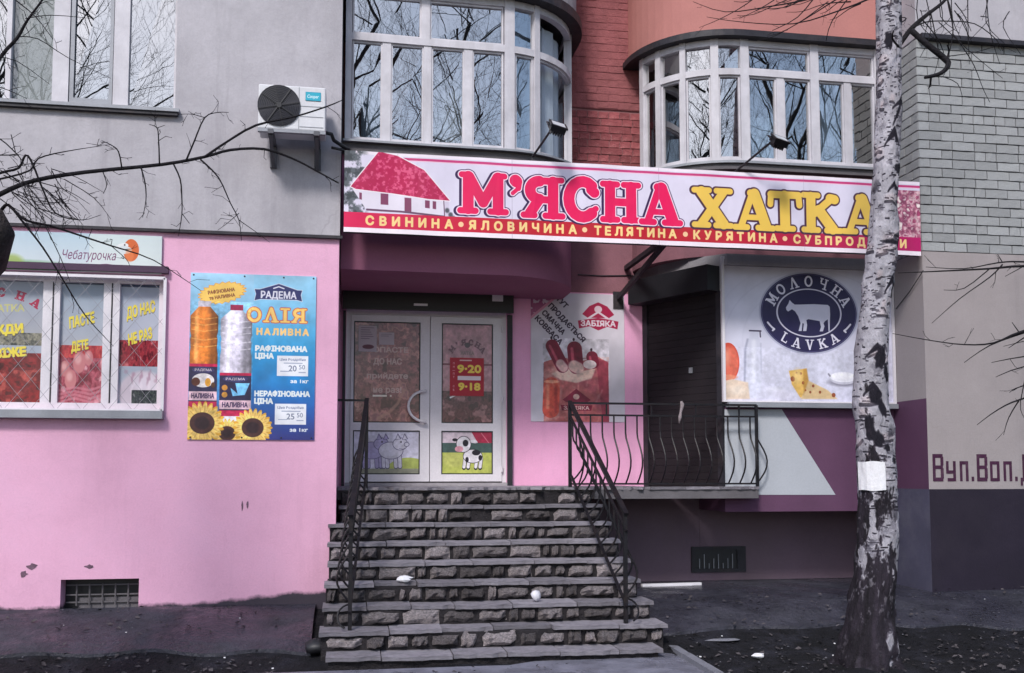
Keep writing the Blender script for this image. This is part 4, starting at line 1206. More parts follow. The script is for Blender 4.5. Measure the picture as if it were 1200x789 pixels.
# shutter box and guide rails over the door
sbz0, sbz1 = aty(500, 362, YB - .17).z, aty(500, 337, YB - .17).z
b = MB(); b.box(XL + .03, aty(602, 350, YB - .17).x, YB - .17, YB - .004, sbz0, sbz1); b.box(XL + .03, aty(602, 350, YB - .17).x, YB - .175, YB - .13, sbz0 - .02, sbz0 - .001)
sbx = b.build('shutter_box', M['black_plastic'], bld)
b = MB(); p = aty(485, 357, YB - .18); b.box(p.x, p.x + .15, YB - .185, YB - .176, p.z - .012, p.z + .012); b.build('pull', M['chrome'], sbx)
b = MB(); p = aty(577, 353, YB - .18); b.box(p.x, p.x + .12, YB - .174, YB - .1705, p.z - .0, p.z + .07); b.build('sticker', M['sheet_white'], sbx)
b = MB(); b.box(DX1 + .005, DX1 + .06, YB - .05, YB - .004, 1.36, sbz0 - .025); b.build('guide_rail', M['dark_metal'], bld)
b = MB(); b.box(XL + .035, DX0 - .004, YB - .05, YB - .004, 1.36, sbz0 - .025); b.build('guide_rail', M['dark_metal'], bld)

# things stuck on the door
yS = yD - .034
hs0, hs1 = aty(527, 464, yS), aty(567, 420, yS)
A = Art(280, 310, (176, 22, 46)); A.rect(80, 16, 180, 26, (226, 190, 190)); A.text('9·20', 160, 88, 62, (244, 214, 90), 4.5, width=190); A.rect(64, 148, 255, 182, (232, 216, 222)); A.text('9·18', 160, 232, 58, (244, 214, 90), 4.5, width=175)
for k, ch in enumerate('ПН—ПТ'): A.text(ch, 32, 46 + k * 28, 15, (236, 170, 180), .6)
for k, ch in enumerate('СБ'): A.text(ch, 32, 232 + k * 30, 15, (236, 170, 180), .6)
b = MB(); b.box(hs0.x, hs1.x, yS - .004, yS - .001, hs0.z, hs1.z)
b.face([(hs0.x, yS - .006, hs0.z), (hs1.x, yS - .006, hs0.z), (hs1.x, yS - .006, hs1.z), (hs0.x, yS - .006, hs1.z)], [(0, 0), (1, 0), (1, 1), (0, 1)], mi=1)
props(b.build('opening_hours_sign', [M['paper'], print_mat('hours_print', A.a, .4)]), 'red opening hours sign with yellow figures on the right door leaf', 'sign')
def notice(px0, py0, px1, py1, lines, label, pic=False):
    p0, p1 = aty(px0, py1, yS), aty(px1, py0, yS)
    A = Art(140, int(140 * (p1.z - p0.z) / (p1.x - p0.x)), (196, 184, 190))
    for k in range(lines): A.rect(18, 14 + k * 17, 120 - (k * 31 % 40), 20 + k * 17, (120, 104, 116), .75)
    if pic: A.ell(75, A.h - 38, 45, 18, (120, 84, 92))
    b = MB(); b.box(p0.x, p1.x, yS - .003, yS - .0005, p0.z, p1.z)
    b.face([(p0.x, yS - .0045, p0.z), (p1.x, yS - .0045, p0.z), (p1.x, yS - .0045, p1.z), (p0.x, yS - .0045, p1.z)], [(0, 0), (1, 0), (1, 1), (0, 1)], mi=1)
    props(b.build('paper_notice', [M['paper'], print_mat('notice_print', A.a, .7)]), label, 'notice')
notice(420, 382, 441.5, 412, 6, 'tall white printed sheet taped in the upper corner of the left door leaf', True)
notice(444, 390, 462, 404, 2, 'small white note taped beside the taller sheet on the left door leaf')

# films in the shop window
p = lambda x0, x1, art: film(lw, 'pane', x0, x1, 2.13, 3.22, yF + .01, print_mat('window_film', art.a, .2, .45))
yF = .10
PALE = (160, 168, 182)
def slogan(A, words):
    for s, x, y, h_, an in words:
        A.text(s, x + 2, y + 3, h_, (70, 60, 60), 3.2, ang=an, alpha=.7); A.text(s, x, y, h_, (226, 206, 74), 3.0, ang=an)
wA = 330; hA = 480
A = Art(520, hA, PALE); A.vgrad(0, 0, 520, 250, (150, 158, 174), (166, 166, 172)); meaty(A, 0, 300, 520, hA, 21, [(74, 12, 20), (134, 28, 34), (104, 20, 28), (170, 70, 64)], 36); meaty(A, 180, 285, 520, 320, 23, [(110, 24, 32), (140, 40, 44)], 30)
meaty(A, 120, 205, 520, 255, 25, [(60, 62, 60), (140, 136, 120), (90, 88, 84)], 24)
for ch, x, y, an in A.arc('М’ЯСНА', 330, 150, 200, 150, 38, 30, None, ry=105): slab(A, ch, x, y, 36, [(0, (160, 36, 70))], ang=an, centre=True)
A.text('ХАТКА', 380, 108, 28, (196, 190, 110), 1.5, ang=-.05, alpha=.8); slogan(A, [('ЗАВЖДИ', 340, 196, 34, -.1), ('СВІЖЕ', 380, 285, 34, -.1)])
p(-3.85, lx(50), A)
A = Art(wA, hA, PALE); A.vgrad(0, 0, wA, 260, (150, 164, 180), (172, 174, 184)); meaty(A, 0, 262, wA, hA, 31, [(120, 30, 50), (176, 84, 100), (150, 60, 78), (206, 150, 158)], 40)
meaty(A, 0, 250, wA, 300, 34, [(150, 30, 44), (190, 70, 70)], 26)
for cx, cy, r in ((150, 318, 48), (44, 344, 36), (88, 386, 44), (220, 300, 34)): A.ell(cx, cy, r, r * .9, (196, 120, 124), soft=6); A.ell(cx - r * .2, cy - r * .25, r * .5, r * .4, (224, 170, 168), soft=14, alpha=.8)
for k in range(4): A.line([(-10, 432 + k * 16), (120, 418 + k * 14), (240, 428 + k * 16), (340, 410 + k * 18)], 10, (206, 128, 142), .7, 5)
slogan(A, [('ПАСТЕ', 160, 148, 42, -.14), ('ДЕТЕ', 150, 250, 36, -.1)]); A.rect(0, 0, wA, 6, (70, 80, 100))
p(lx(70), lx(121), A)
A = Art(wA, hA, PALE); A.vgrad(0, 0, wA, 260, (164, 172, 188), (178, 180, 192)); meaty(A, 0, 225, wA, 330, 41, [(90, 14, 30), (160, 50, 60), (120, 30, 44), (190, 100, 104)], 36); A.ell(200, 440, 200, 92, (196, 184, 194), soft=14); A.ell(240, 405, 120, 46, (220, 212, 222), soft=30, alpha=.7)
for q_ in range(40): A.ell(60 + (q_ * 67) % 270, 352 + (q_ * 41) % 120, 16, 8, (228, 218, 226) if q_ % 3 else (160, 120, 140), rot=q_ * .7, alpha=.45, soft=8)
meaty(A, 110, 425, wA, hA, 45, [(30, 32, 44), (70, 80, 76), (40, 44, 52), (110, 112, 112)], 18)
slogan(A, [('ДО НАС', 170, 100, 44, -.14), ('НЕ РАЗ', 170, 208, 42, -.16)]); A.rect(0, 0, wA, 10, (50, 60, 90))
p(lx(140), lx(186), A)

# small signboard over the shop window
s0, s1 = aty(-40, 314, -.03), aty(190, 277, -.03)
A = Art(900, 150, (196, 208, 214)); A.vgrad(0, 0, 900, 150, (176, 196, 208), (206, 212, 216)); A.a[:, 560:] = A.a[:, 560:] * .4 + np.array([214, 220, 214]) / 255 * .6
A.ell(240, 150, 260, 34, (96, 150, 92), soft=20); A.ell(205, 118, 50, 26, (150, 170, 80), soft=16, alpha=.8)
A.text('Чебатурочка', 560, 84, 36, (110, 52, 92), 0, shear=.28, width=250); A.line([(560, 124), (640, 118), (720, 124)], 2.5, (110, 60, 96))
A.ell(755, 60, 37, 44, (206, 100, 50)); A.ell(712, 46, 30, 12, (222, 222, 222), rot=-.2); A.ell(722, 60, 36, 16, (206, 212, 214)); A.ell(724, 40, 3.5, 3.5, (60, 30, 30)); A.ell(748, 80, 20, 26, (226, 130, 80), soft=8, alpha=.6)
b = MB(); b.box(s0.x, s1.x, -.028, -.003, s0.z, s1.z)
b.face([(s0.x, -.030, s0.z), (s1.x, -.030, s0.z), (s1.x, -.030, s1.z), (s0.x, -.030, s1.z)], [(0, 0), (1, 0), (1, 1), (0, 1)], mi=1)
sb = props(b.build('window_signboard', [M['sheet_white'], print_mat('signboard_print', A.a, .35)]), 'pale horizontal signboard with orange bird disc above the shop window', 'signboard')
b = MB(); b.box(-3.97, -1.62, -.055, -.001, 3.305, 3.365); b.build('awning_rail', surf('plum_rail', (0.07, 0.035, 0.07), .6, .1), bld)

# ------------------------------------------------------------------ main shop sign
SP, SQ = Vector((-.06, -.10, 0)), Vector((5.80, -.06, 0))
SZ0, SZ1 = 3.735, 4.505
sdv = (SQ - SP); SLEN = sdv.length; sdv.normalize(); snv = Vector((sdv.y, -sdv.x, 0))
TW, THT = 2520, 331
def S(px, py):
    d = ray(px, py); k = (SP - CAM).dot(snv) / d.dot(snv); q = CAM + d * k
    return ((q - SP).dot(sdv) / SLEN * TW, (SZ1 - q.z) / (SZ1 - SZ0) * THT)
A = Art(TW, THT, (216, 209, 227))
A.rect(0, 0, TW, 12, (236, 224, 234)); A.rect(150, 17, TW, 27, (196, 60, 118)); A.rect(150, 27, TW, 31, (232, 190, 212))
fol = vnoise(TW, THT, 26, 5, 4)
A.put(A.win(0, 0, 105, 258), np.clip((fol[0:259, 0:106] - .40) * 6, 0, 1) * np.clip((100 - np.arange(106)) / 40, 0, 1)[None, :], (92, 98, 104))
A.put(A.win(0, 0, 80, 258), np.clip((fol[0:259, 20:101] - .5) * 8, 0, 1) * .8, (52, 58, 62))
R_ = lambda *q: [S(*z) for z in q]
A.poly(R_((413, 222), (429, 246), (473, 249), (517, 256), (521, 235), (470, 226), (425, 221)), (222, 214, 226))
A.poly(R_((521, 233), (521, 255), (526, 256), (526, 236)), (206, 196, 214))
roof = R_((411, 219), (444, 178), (466, 183), (497, 200), (527, 235.5), (501, 233.5), (460, 227), (417, 222))
def roofcol(X, Y):
    n = vnoise(TW, THT, 12, 9, 3)[np.clip(Y.astype(int), 0, THT - 1), np.clip(X.astype(int), 0, TW - 1)]
    n2 = np.clip((n - .5) * 5, 0, 1)[..., None]
    return np.array([178, 22, 76]) * (1 - n2) + np.array([216, 84, 124]) * n2
A.poly(roof, (236, 226, 232), grow=4); A.poly(roof, roofcol)
for a, c, e, f in ((446, 227, 455, 240), (474, 232, 482, 249), (498, 235, 503.5, 244), (507, 236, 511, 245), (421, 226, 424, 234)):
    A.poly(R_((a, c), (e, c + .6), (e, f + .6), (a, f)), (126, 60, 92))
A.line(R_((430, 246), (470, 248.5), (520, 254)), 8, (104, 70, 96)); A.line(R_((520, 236), (521, 255)), 4, (110, 80, 100))
for px, py in ((524, 247), (528, 252), (531, 256)): A.ell(*S(px, py), 9, 10, (84, 84, 92), soft=6)
band = lambda X, Y: np.array([212, 26, 84]) + (np.array([186, 26, 44]) - np.array([212, 26, 84])) * np.clip(X / (TW * .3), 0, 1)[..., None] + (np.array([176, 24, 96]) - np.array([186, 26, 44])) * np.clip((X - TW * .6) / (TW * .4), 0, 1)[..., None]
A.rect(0, 250, TW, 312, band); A.rect(0, 313, TW, THT, (238, 226, 234))
NAVY, PK = (52, 30, 74), (226, 18, 88)
LET = [('М', 536, 596, 201, 252), ('’', 596, 612, 203, 254), ('Я', 611, 661, 206, 257), ('С', 660, 703, 207, 260), ('Н', 703, 751, 212, 262), ('А', 749, 799, 214, 265)]
LET2 = [('Х', 810, 859, 219, 268), ('А', 858, 908, 221, 271), ('Т', 898, 941, 223, 272), ('К', 938, 987, 225, 274), ('А', 985, 1034, 227, 276)]
for grp, layers in ((LET, 'p'), (LET2, 'y')):
    for ps in ((0, 1) if layers == 'p' else (0, 1)):
        for ch, xa, xb, ya, yb in grp:
            (ua, va), (ub, vb) = S(xa, ya), S(xb, yb)
            va = S((xa + xb) / 2, (ya + 1)); vb = S((xa + xb) / 2, yb)
            h_ = vb[1] - va[1]; sx = (ub - ua) / (SLAB[ch][0] * h_)
            if layers == 'p':
                if ps == 0: slab(A, ch, ua - 7, vb[1] + 2, h_, [(8, NAVY)], sx, tw=.93); slab(A, ch, ua, vb[1], h_, [(8, NAVY)], sx, tw=.93)
                else: slab(A, ch, ua, vb[1], h_, [(4.5, (240, 214, 228)), (0, PK)], sx, tw=.93)
            else:
                if ps == 0: slab(A, ch, ua - 2, vb[1] + 1, h_, [(8, (74, 40, 62))], sx, tw=.86)
                else: slab(A, ch, ua, vb[1], h_, [(0.5, (232, 192, 84))], sx, tw=.86)
def spaced(A, s, x0, x1, y, cap, col, bold):
    wd_ = []
    for ch in s:
        v, tr = glyphs(ch); wd_.append((v[:, 0].max() - v[:, 0].min()) * cap / .727 + 2 * bold)
    gap = (x1 - x0 - sum(wd_)) / max(1, len(s) - 1); x = x0
    for ch, w_ in zip(s, wd_): A.text(ch, x + w_ / 2, y + (cap * .12 if ch in 'Щ' else 0), cap, col, bold); x += w_ + gap
for s, a, c in (('СВИНИНА', 428, 531), ('ЯЛОВИЧИНА', 549, 676), ('ТЕЛЯТИНА', 696, 793), ('КУРЯТИНА', 812, 911), ('СУБПРОДУКТИ', 929, 1062)):
    spaced(A, s, S(a, 272)[0], S(c, 290)[0], 281, 35, (240, 206, 138), 2.6)
for px in (540, 685, 803, 919.5): A.ell(S(px, 280)[0], 281, 11, 11, (240, 196, 150))
for us in (.27, .52, .78): A.rect(us * TW, 0, us * TW + 2.5, THT, (150, 140, 160), .35)
A.a = np.clip(A.a * (.94 + .10 * vnoise(TW, THT, 140, 17, 5)[..., None]), 0, 1)
x0 = int(S(1051, 240)[0]); A.a[40:250, x0:] = 0; meaty(A, x0, 40, TW, 250, 61, [(150, 60, 96), (206, 176, 180), (176, 110, 130), (130, 60, 90), (214, 200, 196)], 34)
ssign = thing('shop_sign', 'long white banner sign with red thatched hut and pink and yellow lettering above the entrance', 'sign', (SP.x, SP.y, SZ0))
b = MB()
def SV(u, o, z): q = SP + sdv * u + snv * o; return (q.x, q.y, z)
b.mesh([SV(u, o, z) for u in (0, SLEN) for o in (-.05, -.0025) for z in (SZ0, SZ1)], [(0, 1, 3, 2), (4, 6, 7, 5), (0, 4, 5, 1), (2, 3, 7, 6), (0, 2, 6, 4), (1, 5, 7, 3)])
b.build('frame', M['dark_metal'], ssign)
b = MB(); b.keep = True
nseg = 60
for i in range(nseg):
    ua, ub = SLEN * i / nseg, SLEN * (i + 1) / nseg
    wv = lambda u: .004 * sin(u * 5.1) + .003 * sin(u * 11.3 + 1) + .0085
    b.face([SV(ua, wv(ua), SZ0), SV(ub, wv(ub), SZ0), SV(ub, wv(ub + .4), SZ1), SV(ua, wv(ua + .4), SZ1)], [(i / nseg, 0), ((i + 1) / nseg, 0), ((i + 1) / nseg, 1), (i / nseg, 1)])
b.build('banner', print_mat('banner_print', A.a, .5, .3, .25, 3.0, .10), ssign)
b = MB()
for u in (1.15, 1.9, 3.2, 4.2, 5.1):
    q = SP + sdv * u
    yb_ = .34 if u < 2.2 else .62
    b = MB()
    if u == 3.2:
        b.bar((q.x, -.03, 3.86), (q.x, YB, 3.86), .05, .05); b.bar((q.x, .05, 3.84), (q.x - .1, YB, 3.50), .04, .05); b.box(q.x - .16, q.x - .04, YB - .02, YB, 3.38, 3.58)
    else: b.bar((q.x, -.03, 4.30), (q.x, yb_ + .02, 4.30), .04, .04)
    b.build('bracket', M['dark_metal'], ssign)
b = MB()
for k in range(27):
    u = .05 + k * (SLEN - .1) / 26
    for z in (SZ0 + .012, SZ1 - .012): b.lathe(SV(u, -.001, z), tuple(snv), [(.006, 0), (.006, .005)], 6)
b.build('grommets', M['chrome'], ssign, kind='stuff')

# ------------------------------------------------------------------ posters
def board(name, label, cat, x0, x1, z0, z1, yback, th, mat, frame=None):
    b = MB(); b.box(x0, x1, yback - th, yback - .002, z0, z1)
    yf = yback - th - .002
    b.face([(x0, yf, z0), (x1, yf, z0), (x1, yf, z1), (x0, yf, z1)], [(0, 0), (1, 0), (1, 1), (0, 1)], mi=1)
    return props(b.build(name, [M['sheet_white'], mat]), label, cat)
# sunflower oil poster; local design grid 530 x 714
W, H = 640, 862
A = Art(W, H, (120, 190, 230))
k = W / 530
Z = lambda x, y: ((x - 82) * k, (y - 28) * k)
cols = [(0, (150, 200, 226)), (.22, (120, 186, 222)), (.45, (46, 150, 204)), (.65, (30, 124, 188)), (.82, (34, 84, 156)), (1, (50, 52, 124))]
for i in range(len(cols) - 1): A.vgrad(0, cols[i][0] * H, W, cols[i + 1][0] * H, cols[i][1], cols[i + 1][1])
n = vnoise(W, H, 120, 77)[..., None]; A.a = np.clip(A.a * (.85 + .3 * n), 0, 1)
A.a[:, :int(W * .5)] = A.a[:, :int(W * .5)] * .8 + .2 * np.array([190, 200, 220]) / 255
star = []
for i in range(44):
    a = 2 * pi * i / 44; r = 1.0 if i % 2 else .84
    star.append((Z(214, 112)[0] + 100 * k * r * cos(a), Z(214, 112)[1] + (46 * r * sin(a) - 16 * cos(a)) * k))
A.poly(star, (226, 150, 50), grow=3); A.poly(star, (240, 196, 96)); A.text('РАФІНОВАНА', *Z(210, 104), 15 * k, (130, 70, 40), 1, ang=-.17, width=112 * k); A.text('та НАЛИВНА', *Z(214, 128), 14 * k, (130, 70, 40), 1, ang=-.17, width=108 * k)
def bottle(cx, top, w_, body, cap, lite, lab):
    y = lambda q: Z(0, q)[1]; x = lambda q: Z(cx + q, 0)[0]
    prof = [(top, 26), (top + 22, 26), (top + 24, 24), (top + 50, w_ * .80), (top + 64, w_), (top + 130, w_), (top + 150, w_ * .92), (top + 165, w_ * .98), (top + 200, w_ * .94), (top + 225, w_), (top + 430, w_), (690, w_)]
    bodyc = np.array(body, float)
    def shade(X, Y):
        q = (X - x(0)) / (w_ * k)
        f = np.clip(1.08 - .42 * np.abs(q + .15) ** 2.2 - .18 * np.exp(-((q - .55) / .16) ** 2), .5, 1.15) + .025 * np.sin(Y / (9 * k))
        return np.clip(bodyc * f[..., None] + 40 * np.exp(-((q + .5) / .12) ** 2)[..., None], 0, 250)
    A.poly([(x(-r), y(t)) for t, r in prof] + [(x(r), y(t)) for t, r in prof[::-1]], shade)
    for t in (70, 96, 122, 160, 190): A.line([(x(-w_ * .9), y(top + t)), (x(0), y(top + t + 8)), (x(w_ * .9), y(top + t))], 4, lite, .8, 4)
    A.line([(x(-w_ * .6), y(top + 70)), (x(-w_ * .62), y(top + 250))], 9, lite, .7, 8); A.line([(x(w_ * .72), y(top + 70)), (x(w_ * .72), y(top + 250))], 6, tuple(c * .7 for c in body), .5, 8)
    A.rect(x(-27), y(top), x(27), y(top + 24), cap)
    t0 = lab
    A.rect(x(-w_), y(t0), x(w_), y(t0 + 175), (44, 38, 70)); A.rect(x(-w_), y(t0 - 6), x(w_), y(t0 + 6), (188, 30, 74)); A.rect(x(-w_), y(t0 + 155), x(w_), y(t0 + 180), (190, 34, 80))
    A.ell(x(0), y(t0 + 20), w_ * .8 * k, 14 * k, (60, 56, 100)); A.text('РАДЕМА', x(0), y(t0 + 20), 10 * k, (214, 200, 206), .4, width=w_ * 1.2 * k)
    A.rect(x(-w_), y(t0 + 112), x(w_), y(t0 + 150), (214, 178, 190)); A.text('НАЛИВНА', x(0), y(t0 + 131), 20 * k, (70, 50, 86), 1.2, width=w_ * 1.6 * k)
    return x, y
x, y = bottle(142, 150, 58, (206, 116, 44), (198, 190, 200), (240, 176, 96), 425)
A.ell(x(0), y(490), 46 * k, 30 * k, (214, 206, 206)); A.ell(x(-30), y(496), 18 * k, 18 * k, (90, 46, 34)); A.ell(x(20), y(498), 12 * k, 18 * k, (214, 150, 50)); A.ell(x(42), y(510), 9 * k, 12 * k, (80, 50, 30))
x, y = bottle(276, 162, 66, (214, 206, 222), (140, 24, 66), (238, 232, 242), 462)
A.poly([(x(-20), y(520)), (x(10), y(545)), (x(0), y(500)), (x(60), y(500)), (x(40), y(550)), (x(-10), y(556))], (120, 190, 232)); A.ell(x(-44), y(520), 12 * k, 12 * k, (206, 140, 60)); A.ell(x(-44), y(550), 12 * k, 12 * k, (200, 140, 60))
def sunflower(cx, cy, r):
    X, Y = Z(cx, cy)
    for ring_, n_, c in ((1.0, 22, (222, 164, 52)), (.9, 20, (240, 200, 110))):
        for i in range(n_):
            a = 2 * pi * (i + .5 * (ring_ < 1)) / n_
            A.ell(X + cos(a) * r * k * .68 * ring_, Y + sin(a) * r * k * .68 * ring_, r * k * .34, r * k * .11, c, rot=a)
            A.line([(X + cos(a) * r * k * .5, Y + sin(a) * r * k * .5), (X + cos(a) * r * k * .85 * ring_, Y + sin(a) * r * k * .85 * ring_)], 2, (186, 116, 40), .7, 2)
    A.ell(X, Y, r * k * .56, r * k * .5, (70, 38, 36)); A.ell(X, Y, r * k * .34, r * k * .3, (44, 22, 30), soft=10)
sunflower(246, 715, 62); sunflower(352, 690, 82); sunflower(142, 672, 92)
bx = [Z(*q) for q in ((350, 92), (372, 92), (452, 66), (532, 92), (552, 92), (546, 112), (552, 140), (530, 134), (374, 134), (350, 140), (356, 112))]
A.poly(bx, (206, 210, 226), grow=3); A.poly(bx, (40, 44, 96)); A.text('РАДЕМА', *Z(452, 114), 30 * k, (216, 214, 226), 1.6, width=150 * k); A.line([Z(430, 86), Z(452, 78), Z(474, 86)], 6, (216, 214, 226))
xx = Z(316, 0)[0]
for ch, w_ in (('О', 66), ('Л', 66), ('І', 44), ('Я', 66)):
    hh = 66 * k; sx = w_ * k / (SLAB[ch][0] * hh)
    slab(A, ch, xx + 1, Z(0, 236)[1], hh, [(4, (176, 70, 90)), (1, (226, 160, 66)), (-2, (240, 196, 110))], sx, tw=.82); xx += (w_ + 5) * k
spaced(A, 'НАЛИВНА', Z(360, 0)[0], Z(584, 0)[0], Z(0, 275)[1], 27 * k, (236, 190, 120), 3)
A.text('РАФІНОВАНА', Z(358, 0)[0], Z(0, 348)[1], 22 * k, (222, 226, 226), 2.6, align='l', width=218 * k); A.text('ЦІНА', Z(358, 0)[0], Z(0, 380)[1], 22 * k, (222, 226, 226), 2.6, align='l', width=76 * k)
A.text('НЕРАФІНОВАНА', Z(358, 0)[0], Z(0, 543)[1], 22 * k, (222, 226, 226), 2.4, align='l', width=232 * k); A.text('ЦІНА', Z(358, 0)[0], Z(0, 575)[1], 22 * k, (222, 226, 226), 2.6, align='l', width=76 * k)
for (xa, ya, xb, yb, price) in ((450, 378, 582, 466, '20.50'), (444, 586, 576, 676, '25.50')):
    A.rect(*Z(xa, ya), *Z(xb, yb), (226, 226, 232)); A.text('Ціна Роздрібна', *Z((xa + xb) / 2, ya + 16), 10 * k, (110, 120, 150), .3, width=110 * k)
    A.rect(*Z(xa + 28, ya + 30), *Z(xb - 24, ya + 34), (150, 158, 180)); A.text(price[:2], *Z(xa + 66, ya + 54), 26 * k, (110, 118, 140), .6); A.text(price[3:], *Z(xa + 106, ya + 48), 20 * k, (120, 128, 150), .4); A.rect(*Z(xa + 14, ya + 66), *Z(xa + 52, ya + 70), (150, 158, 180)); A.rect(*Z(xa + 92, ya + 70), *Z(xa + 122, ya + 74), (150, 158, 180))
    A.text('за 1кг', *Z(546, yb + 22), 15 * k, (222, 226, 232), 1.2, width=76 * k)
printed(A, 0, Z(0, 150)[1], W * .5, H, 201, .42, 14); printed(A, W * .5, Z(0, 640)[1], W * .62, H, 203, .35, 12); printed(A, 0, 0, W, H, 205, .16, 60)
op = board('oil_poster', 'blue sunflower oil poster with two bottles and sunflowers on the pink wall', 'poster', -1.425, -.305, 1.805, 3.325, 0.0, .012, print_mat('oil_print', A.a, .35, .4, .15, 3))
b = MB()
for xx in (-1.40, -.95, -.6, -.33):
    for zz in (1.825, 3.305): b.lathe((xx, -.014, zz), (0, -1, 0), [(.009, 0), (.006, .006)], 6)
b.build('screws', M['dark_metal'], op, kind='stuff')

# sausage poster; design grid 480 x 650
px0, px1 = aty(622, 494, YB), aty(731, 346, YB)
W, H = 480, 650
A = Art(W, H, (214, 206, 216)); n = vnoise(W, H, 160, 88)[..., None]; A.a = np.clip(A.a * (.93 + .12 * n), 0, 1)
A.poly([(0, 0), (150, 0), (0, 130)], (176, 96, 140)); ct = vnoise(W, H, 16, 19, 2)
A.put(A.win(0, 0, 150, 130), np.clip((ct[:131, :151] - .5) * 10, 0, 1) * ((np.arange(151)[None] / 150 + np.arange(131)[:, None] / 130) < .95), (226, 206, 222))
A.line([(150, 2), (2, 128)], 12, (222, 150, 180))
for s, x, y, w_ in (('ТУТ', 160, 46, 66), ('ПРОДАЄТЬСЯ', 184, 150, 250), ('СМАЧНА', 116, 150, 150), ('КОВБАСА', 92, 190, 180)):
    A.text(s, x, y, 26, (58, 40, 60), 1.6, ang=.80, width=w_)
# emblem: peaked red shape with a ribbon (generic)
A.poly([(262, 104), (300, 62), (345, 42), (392, 62), (428, 104), (400, 122), (290, 122)], (168, 26, 70)); A.ell(345, 78, 20, 18, (224, 196, 206)); A.line([(290, 128), (345, 92), (400, 128)], 10, (226, 206, 216))
A.poly([(240, 138), (300, 128), (345, 122), (392, 128), (450, 138), (444, 178), (392, 166), (345, 186), (300, 166), (246, 178)], (168, 26, 70)); A.text('ЗАБІЯКА', 345, 150, 28, (230, 214, 222), 1.6, width=178)
A.line([(180, 615), (62, 610), (66, 360), (150, 330), (330, 330), (392, 352), (396, 640), (90, 648)], 4, (150, 70, 80), .6)
A.poly([(66, 352), (150, 322), (240, 350), (340, 318), (396, 348), (398, 650), (64, 650)], (182, 98, 98))
bagn = vnoise(W, H, 50, 44)
A.put(A.win(64, 320, 397, 649), np.clip((bagn[320:650, 64:398] - .45) * 4, 0, 1) * .7, (226, 176, 164)); A.put(A.win(230, 340, 397, 649), np.clip((bagn[340:650, 230:398] - .42) * 5, 0, 1) * .65, (150, 56, 74)); A.poly([(330, 322), (396, 348), (398, 650), (366, 650)], (140, 40, 64), .6)
A.poly([(105, 410), (170, 378), (240, 400), (330, 376), (310, 430), (230, 455), (150, 440)], (236, 198, 182), soft=8)
for (xa, ya, xb, yb, wd_) in ((108, 270, 160, 372, 66), (222, 282, 230, 372, 76), (312, 322, 318, 352, 60)):
    A.line([(xa, ya), (xb, yb)], wd_, (126, 22, 50)); A.line([(xa - wd_ * .18, ya), (xb - wd_ * .18, yb)], wd_ * .2, (206, 90, 110), .8, 5); A.ell(xa - 4, ya - wd_ * .62, 6, 8, (50, 26, 36))
A.line([(150, 360), (165, 378)], 46, (224, 180, 176), 1, 6); A.line([(220, 370), (240, 380)], 60, (226, 186, 176), 1, 8); A.ell(300, 360, 34, 22, (226, 206, 206))
A.line([(105, 470), (100, 590)], 84, (206, 84, 68)); A.line([(86, 470), (84, 580)], 16, (236, 146, 116), .8, 10); A.line([(126, 480), (126, 600)], 14, (160, 50, 52), .6, 8); A.ell(104, 450, 40, 8, (226, 150, 120))
for q_ in range(26):
    xq, yq = 80 + (q_ * 53) % 300, 350 + (q_ * 89) % 280
    A.line([(xq, yq), (xq + 20 - (q_ * 7) % 40, yq + 40)], 7, (236, 188, 176) if q_ % 3 else (140, 70, 78), .30, 9)
A.poly([(160, 540), (230, 484), (304, 540), (284, 552), (178, 552)], (132, 28, 56)); A.ell(230, 524, 16, 14, (214, 170, 160)); A.poly([(150, 566), (312, 566), (306, 594), (156, 594)], (132, 28, 56)); A.text('ЗАБІЯКА', 231, 580, 18, (222, 176, 170), 1, width=130)
printed(A, 60, 230, 400, 650, 211, .45, 20); printed(A, 0, 0, W, H, 213, .10, 70)
board('sausage_poster', 'white sausage poster with a paper bag of sausages on the pink porch wall', 'poster', px0.x, px1.x, px0.z, px1.z, YB, .008, print_mat('sausage_print', A.a, .4, .35, .12, 4))

# dairy billboard; design grid of the photograph enlarged 4.38 times
mx0, mx1, mz0, mz1 = 3.905, XR - .035, 2.265, 3.765
W, H = 1040, 820
A = Art(W, H, (200, 197, 216)); A.ell(520, 420, 640, 420, (214, 213, 229), soft=300, alpha=.8)
yMb = .565
def Q(zx, zy):
    q = aty(840 + zx / 4.382, 300 + zy / 4.382, yMb)
    return (q.x - mx0) / (mx1 - mx0) * W, (mz1 - q.z) / (mz1 - mz0) * H
for r, a in ((560, .5), (640, .35), (450, .3)): A.ell(560, 470, r, r * .75, (190, 188, 208), alpha=a, ring=5, soft=8)
cx, cy = Q(474, 293); ex = Q(718, 293)[0] - cx; ey = Q(474, 497)[1] - cy
A.ell(cx, cy, ex + 10, ey + 10, (176, 176, 200), soft=6); A.ell(cx, cy, ex, ey, (42, 36, 76)); A.ell(cx, cy, ex - 6, ey - 6, (110, 106, 146), ring=2)
A.ell(cx, cy, ex * .665, ey * .60, (214, 210, 226), ring=7)
cow = ((355,265),(368,244),(374,226),(386,240),(400,250),(420,250),(500,248),(570,252),(580,262),(582,300),(579,388),(574,388),(570,326),(556,335),(548,346),(553,362),(545,388),(528,388),(535,365),(528,335),(470,325),(460,330),(464,355),(460,386),(443,386),(447,348),(440,345),(436,386),(420,386),(430,345),(418,310),(402,285),(386,274),(366,286),(357,277))
A.poly([Q(*z) for z in cow], (208, 206, 224))
for ch, x, y, an in A.arc('МОЛОЧНА', cx, cy, ex * .835, 156, 24, 40, None, ry=ey * .80): slab(A, ch, x, y, 70, [(0, (222, 218, 232))], sx=.80, ang=an, tw=.62, centre=True)
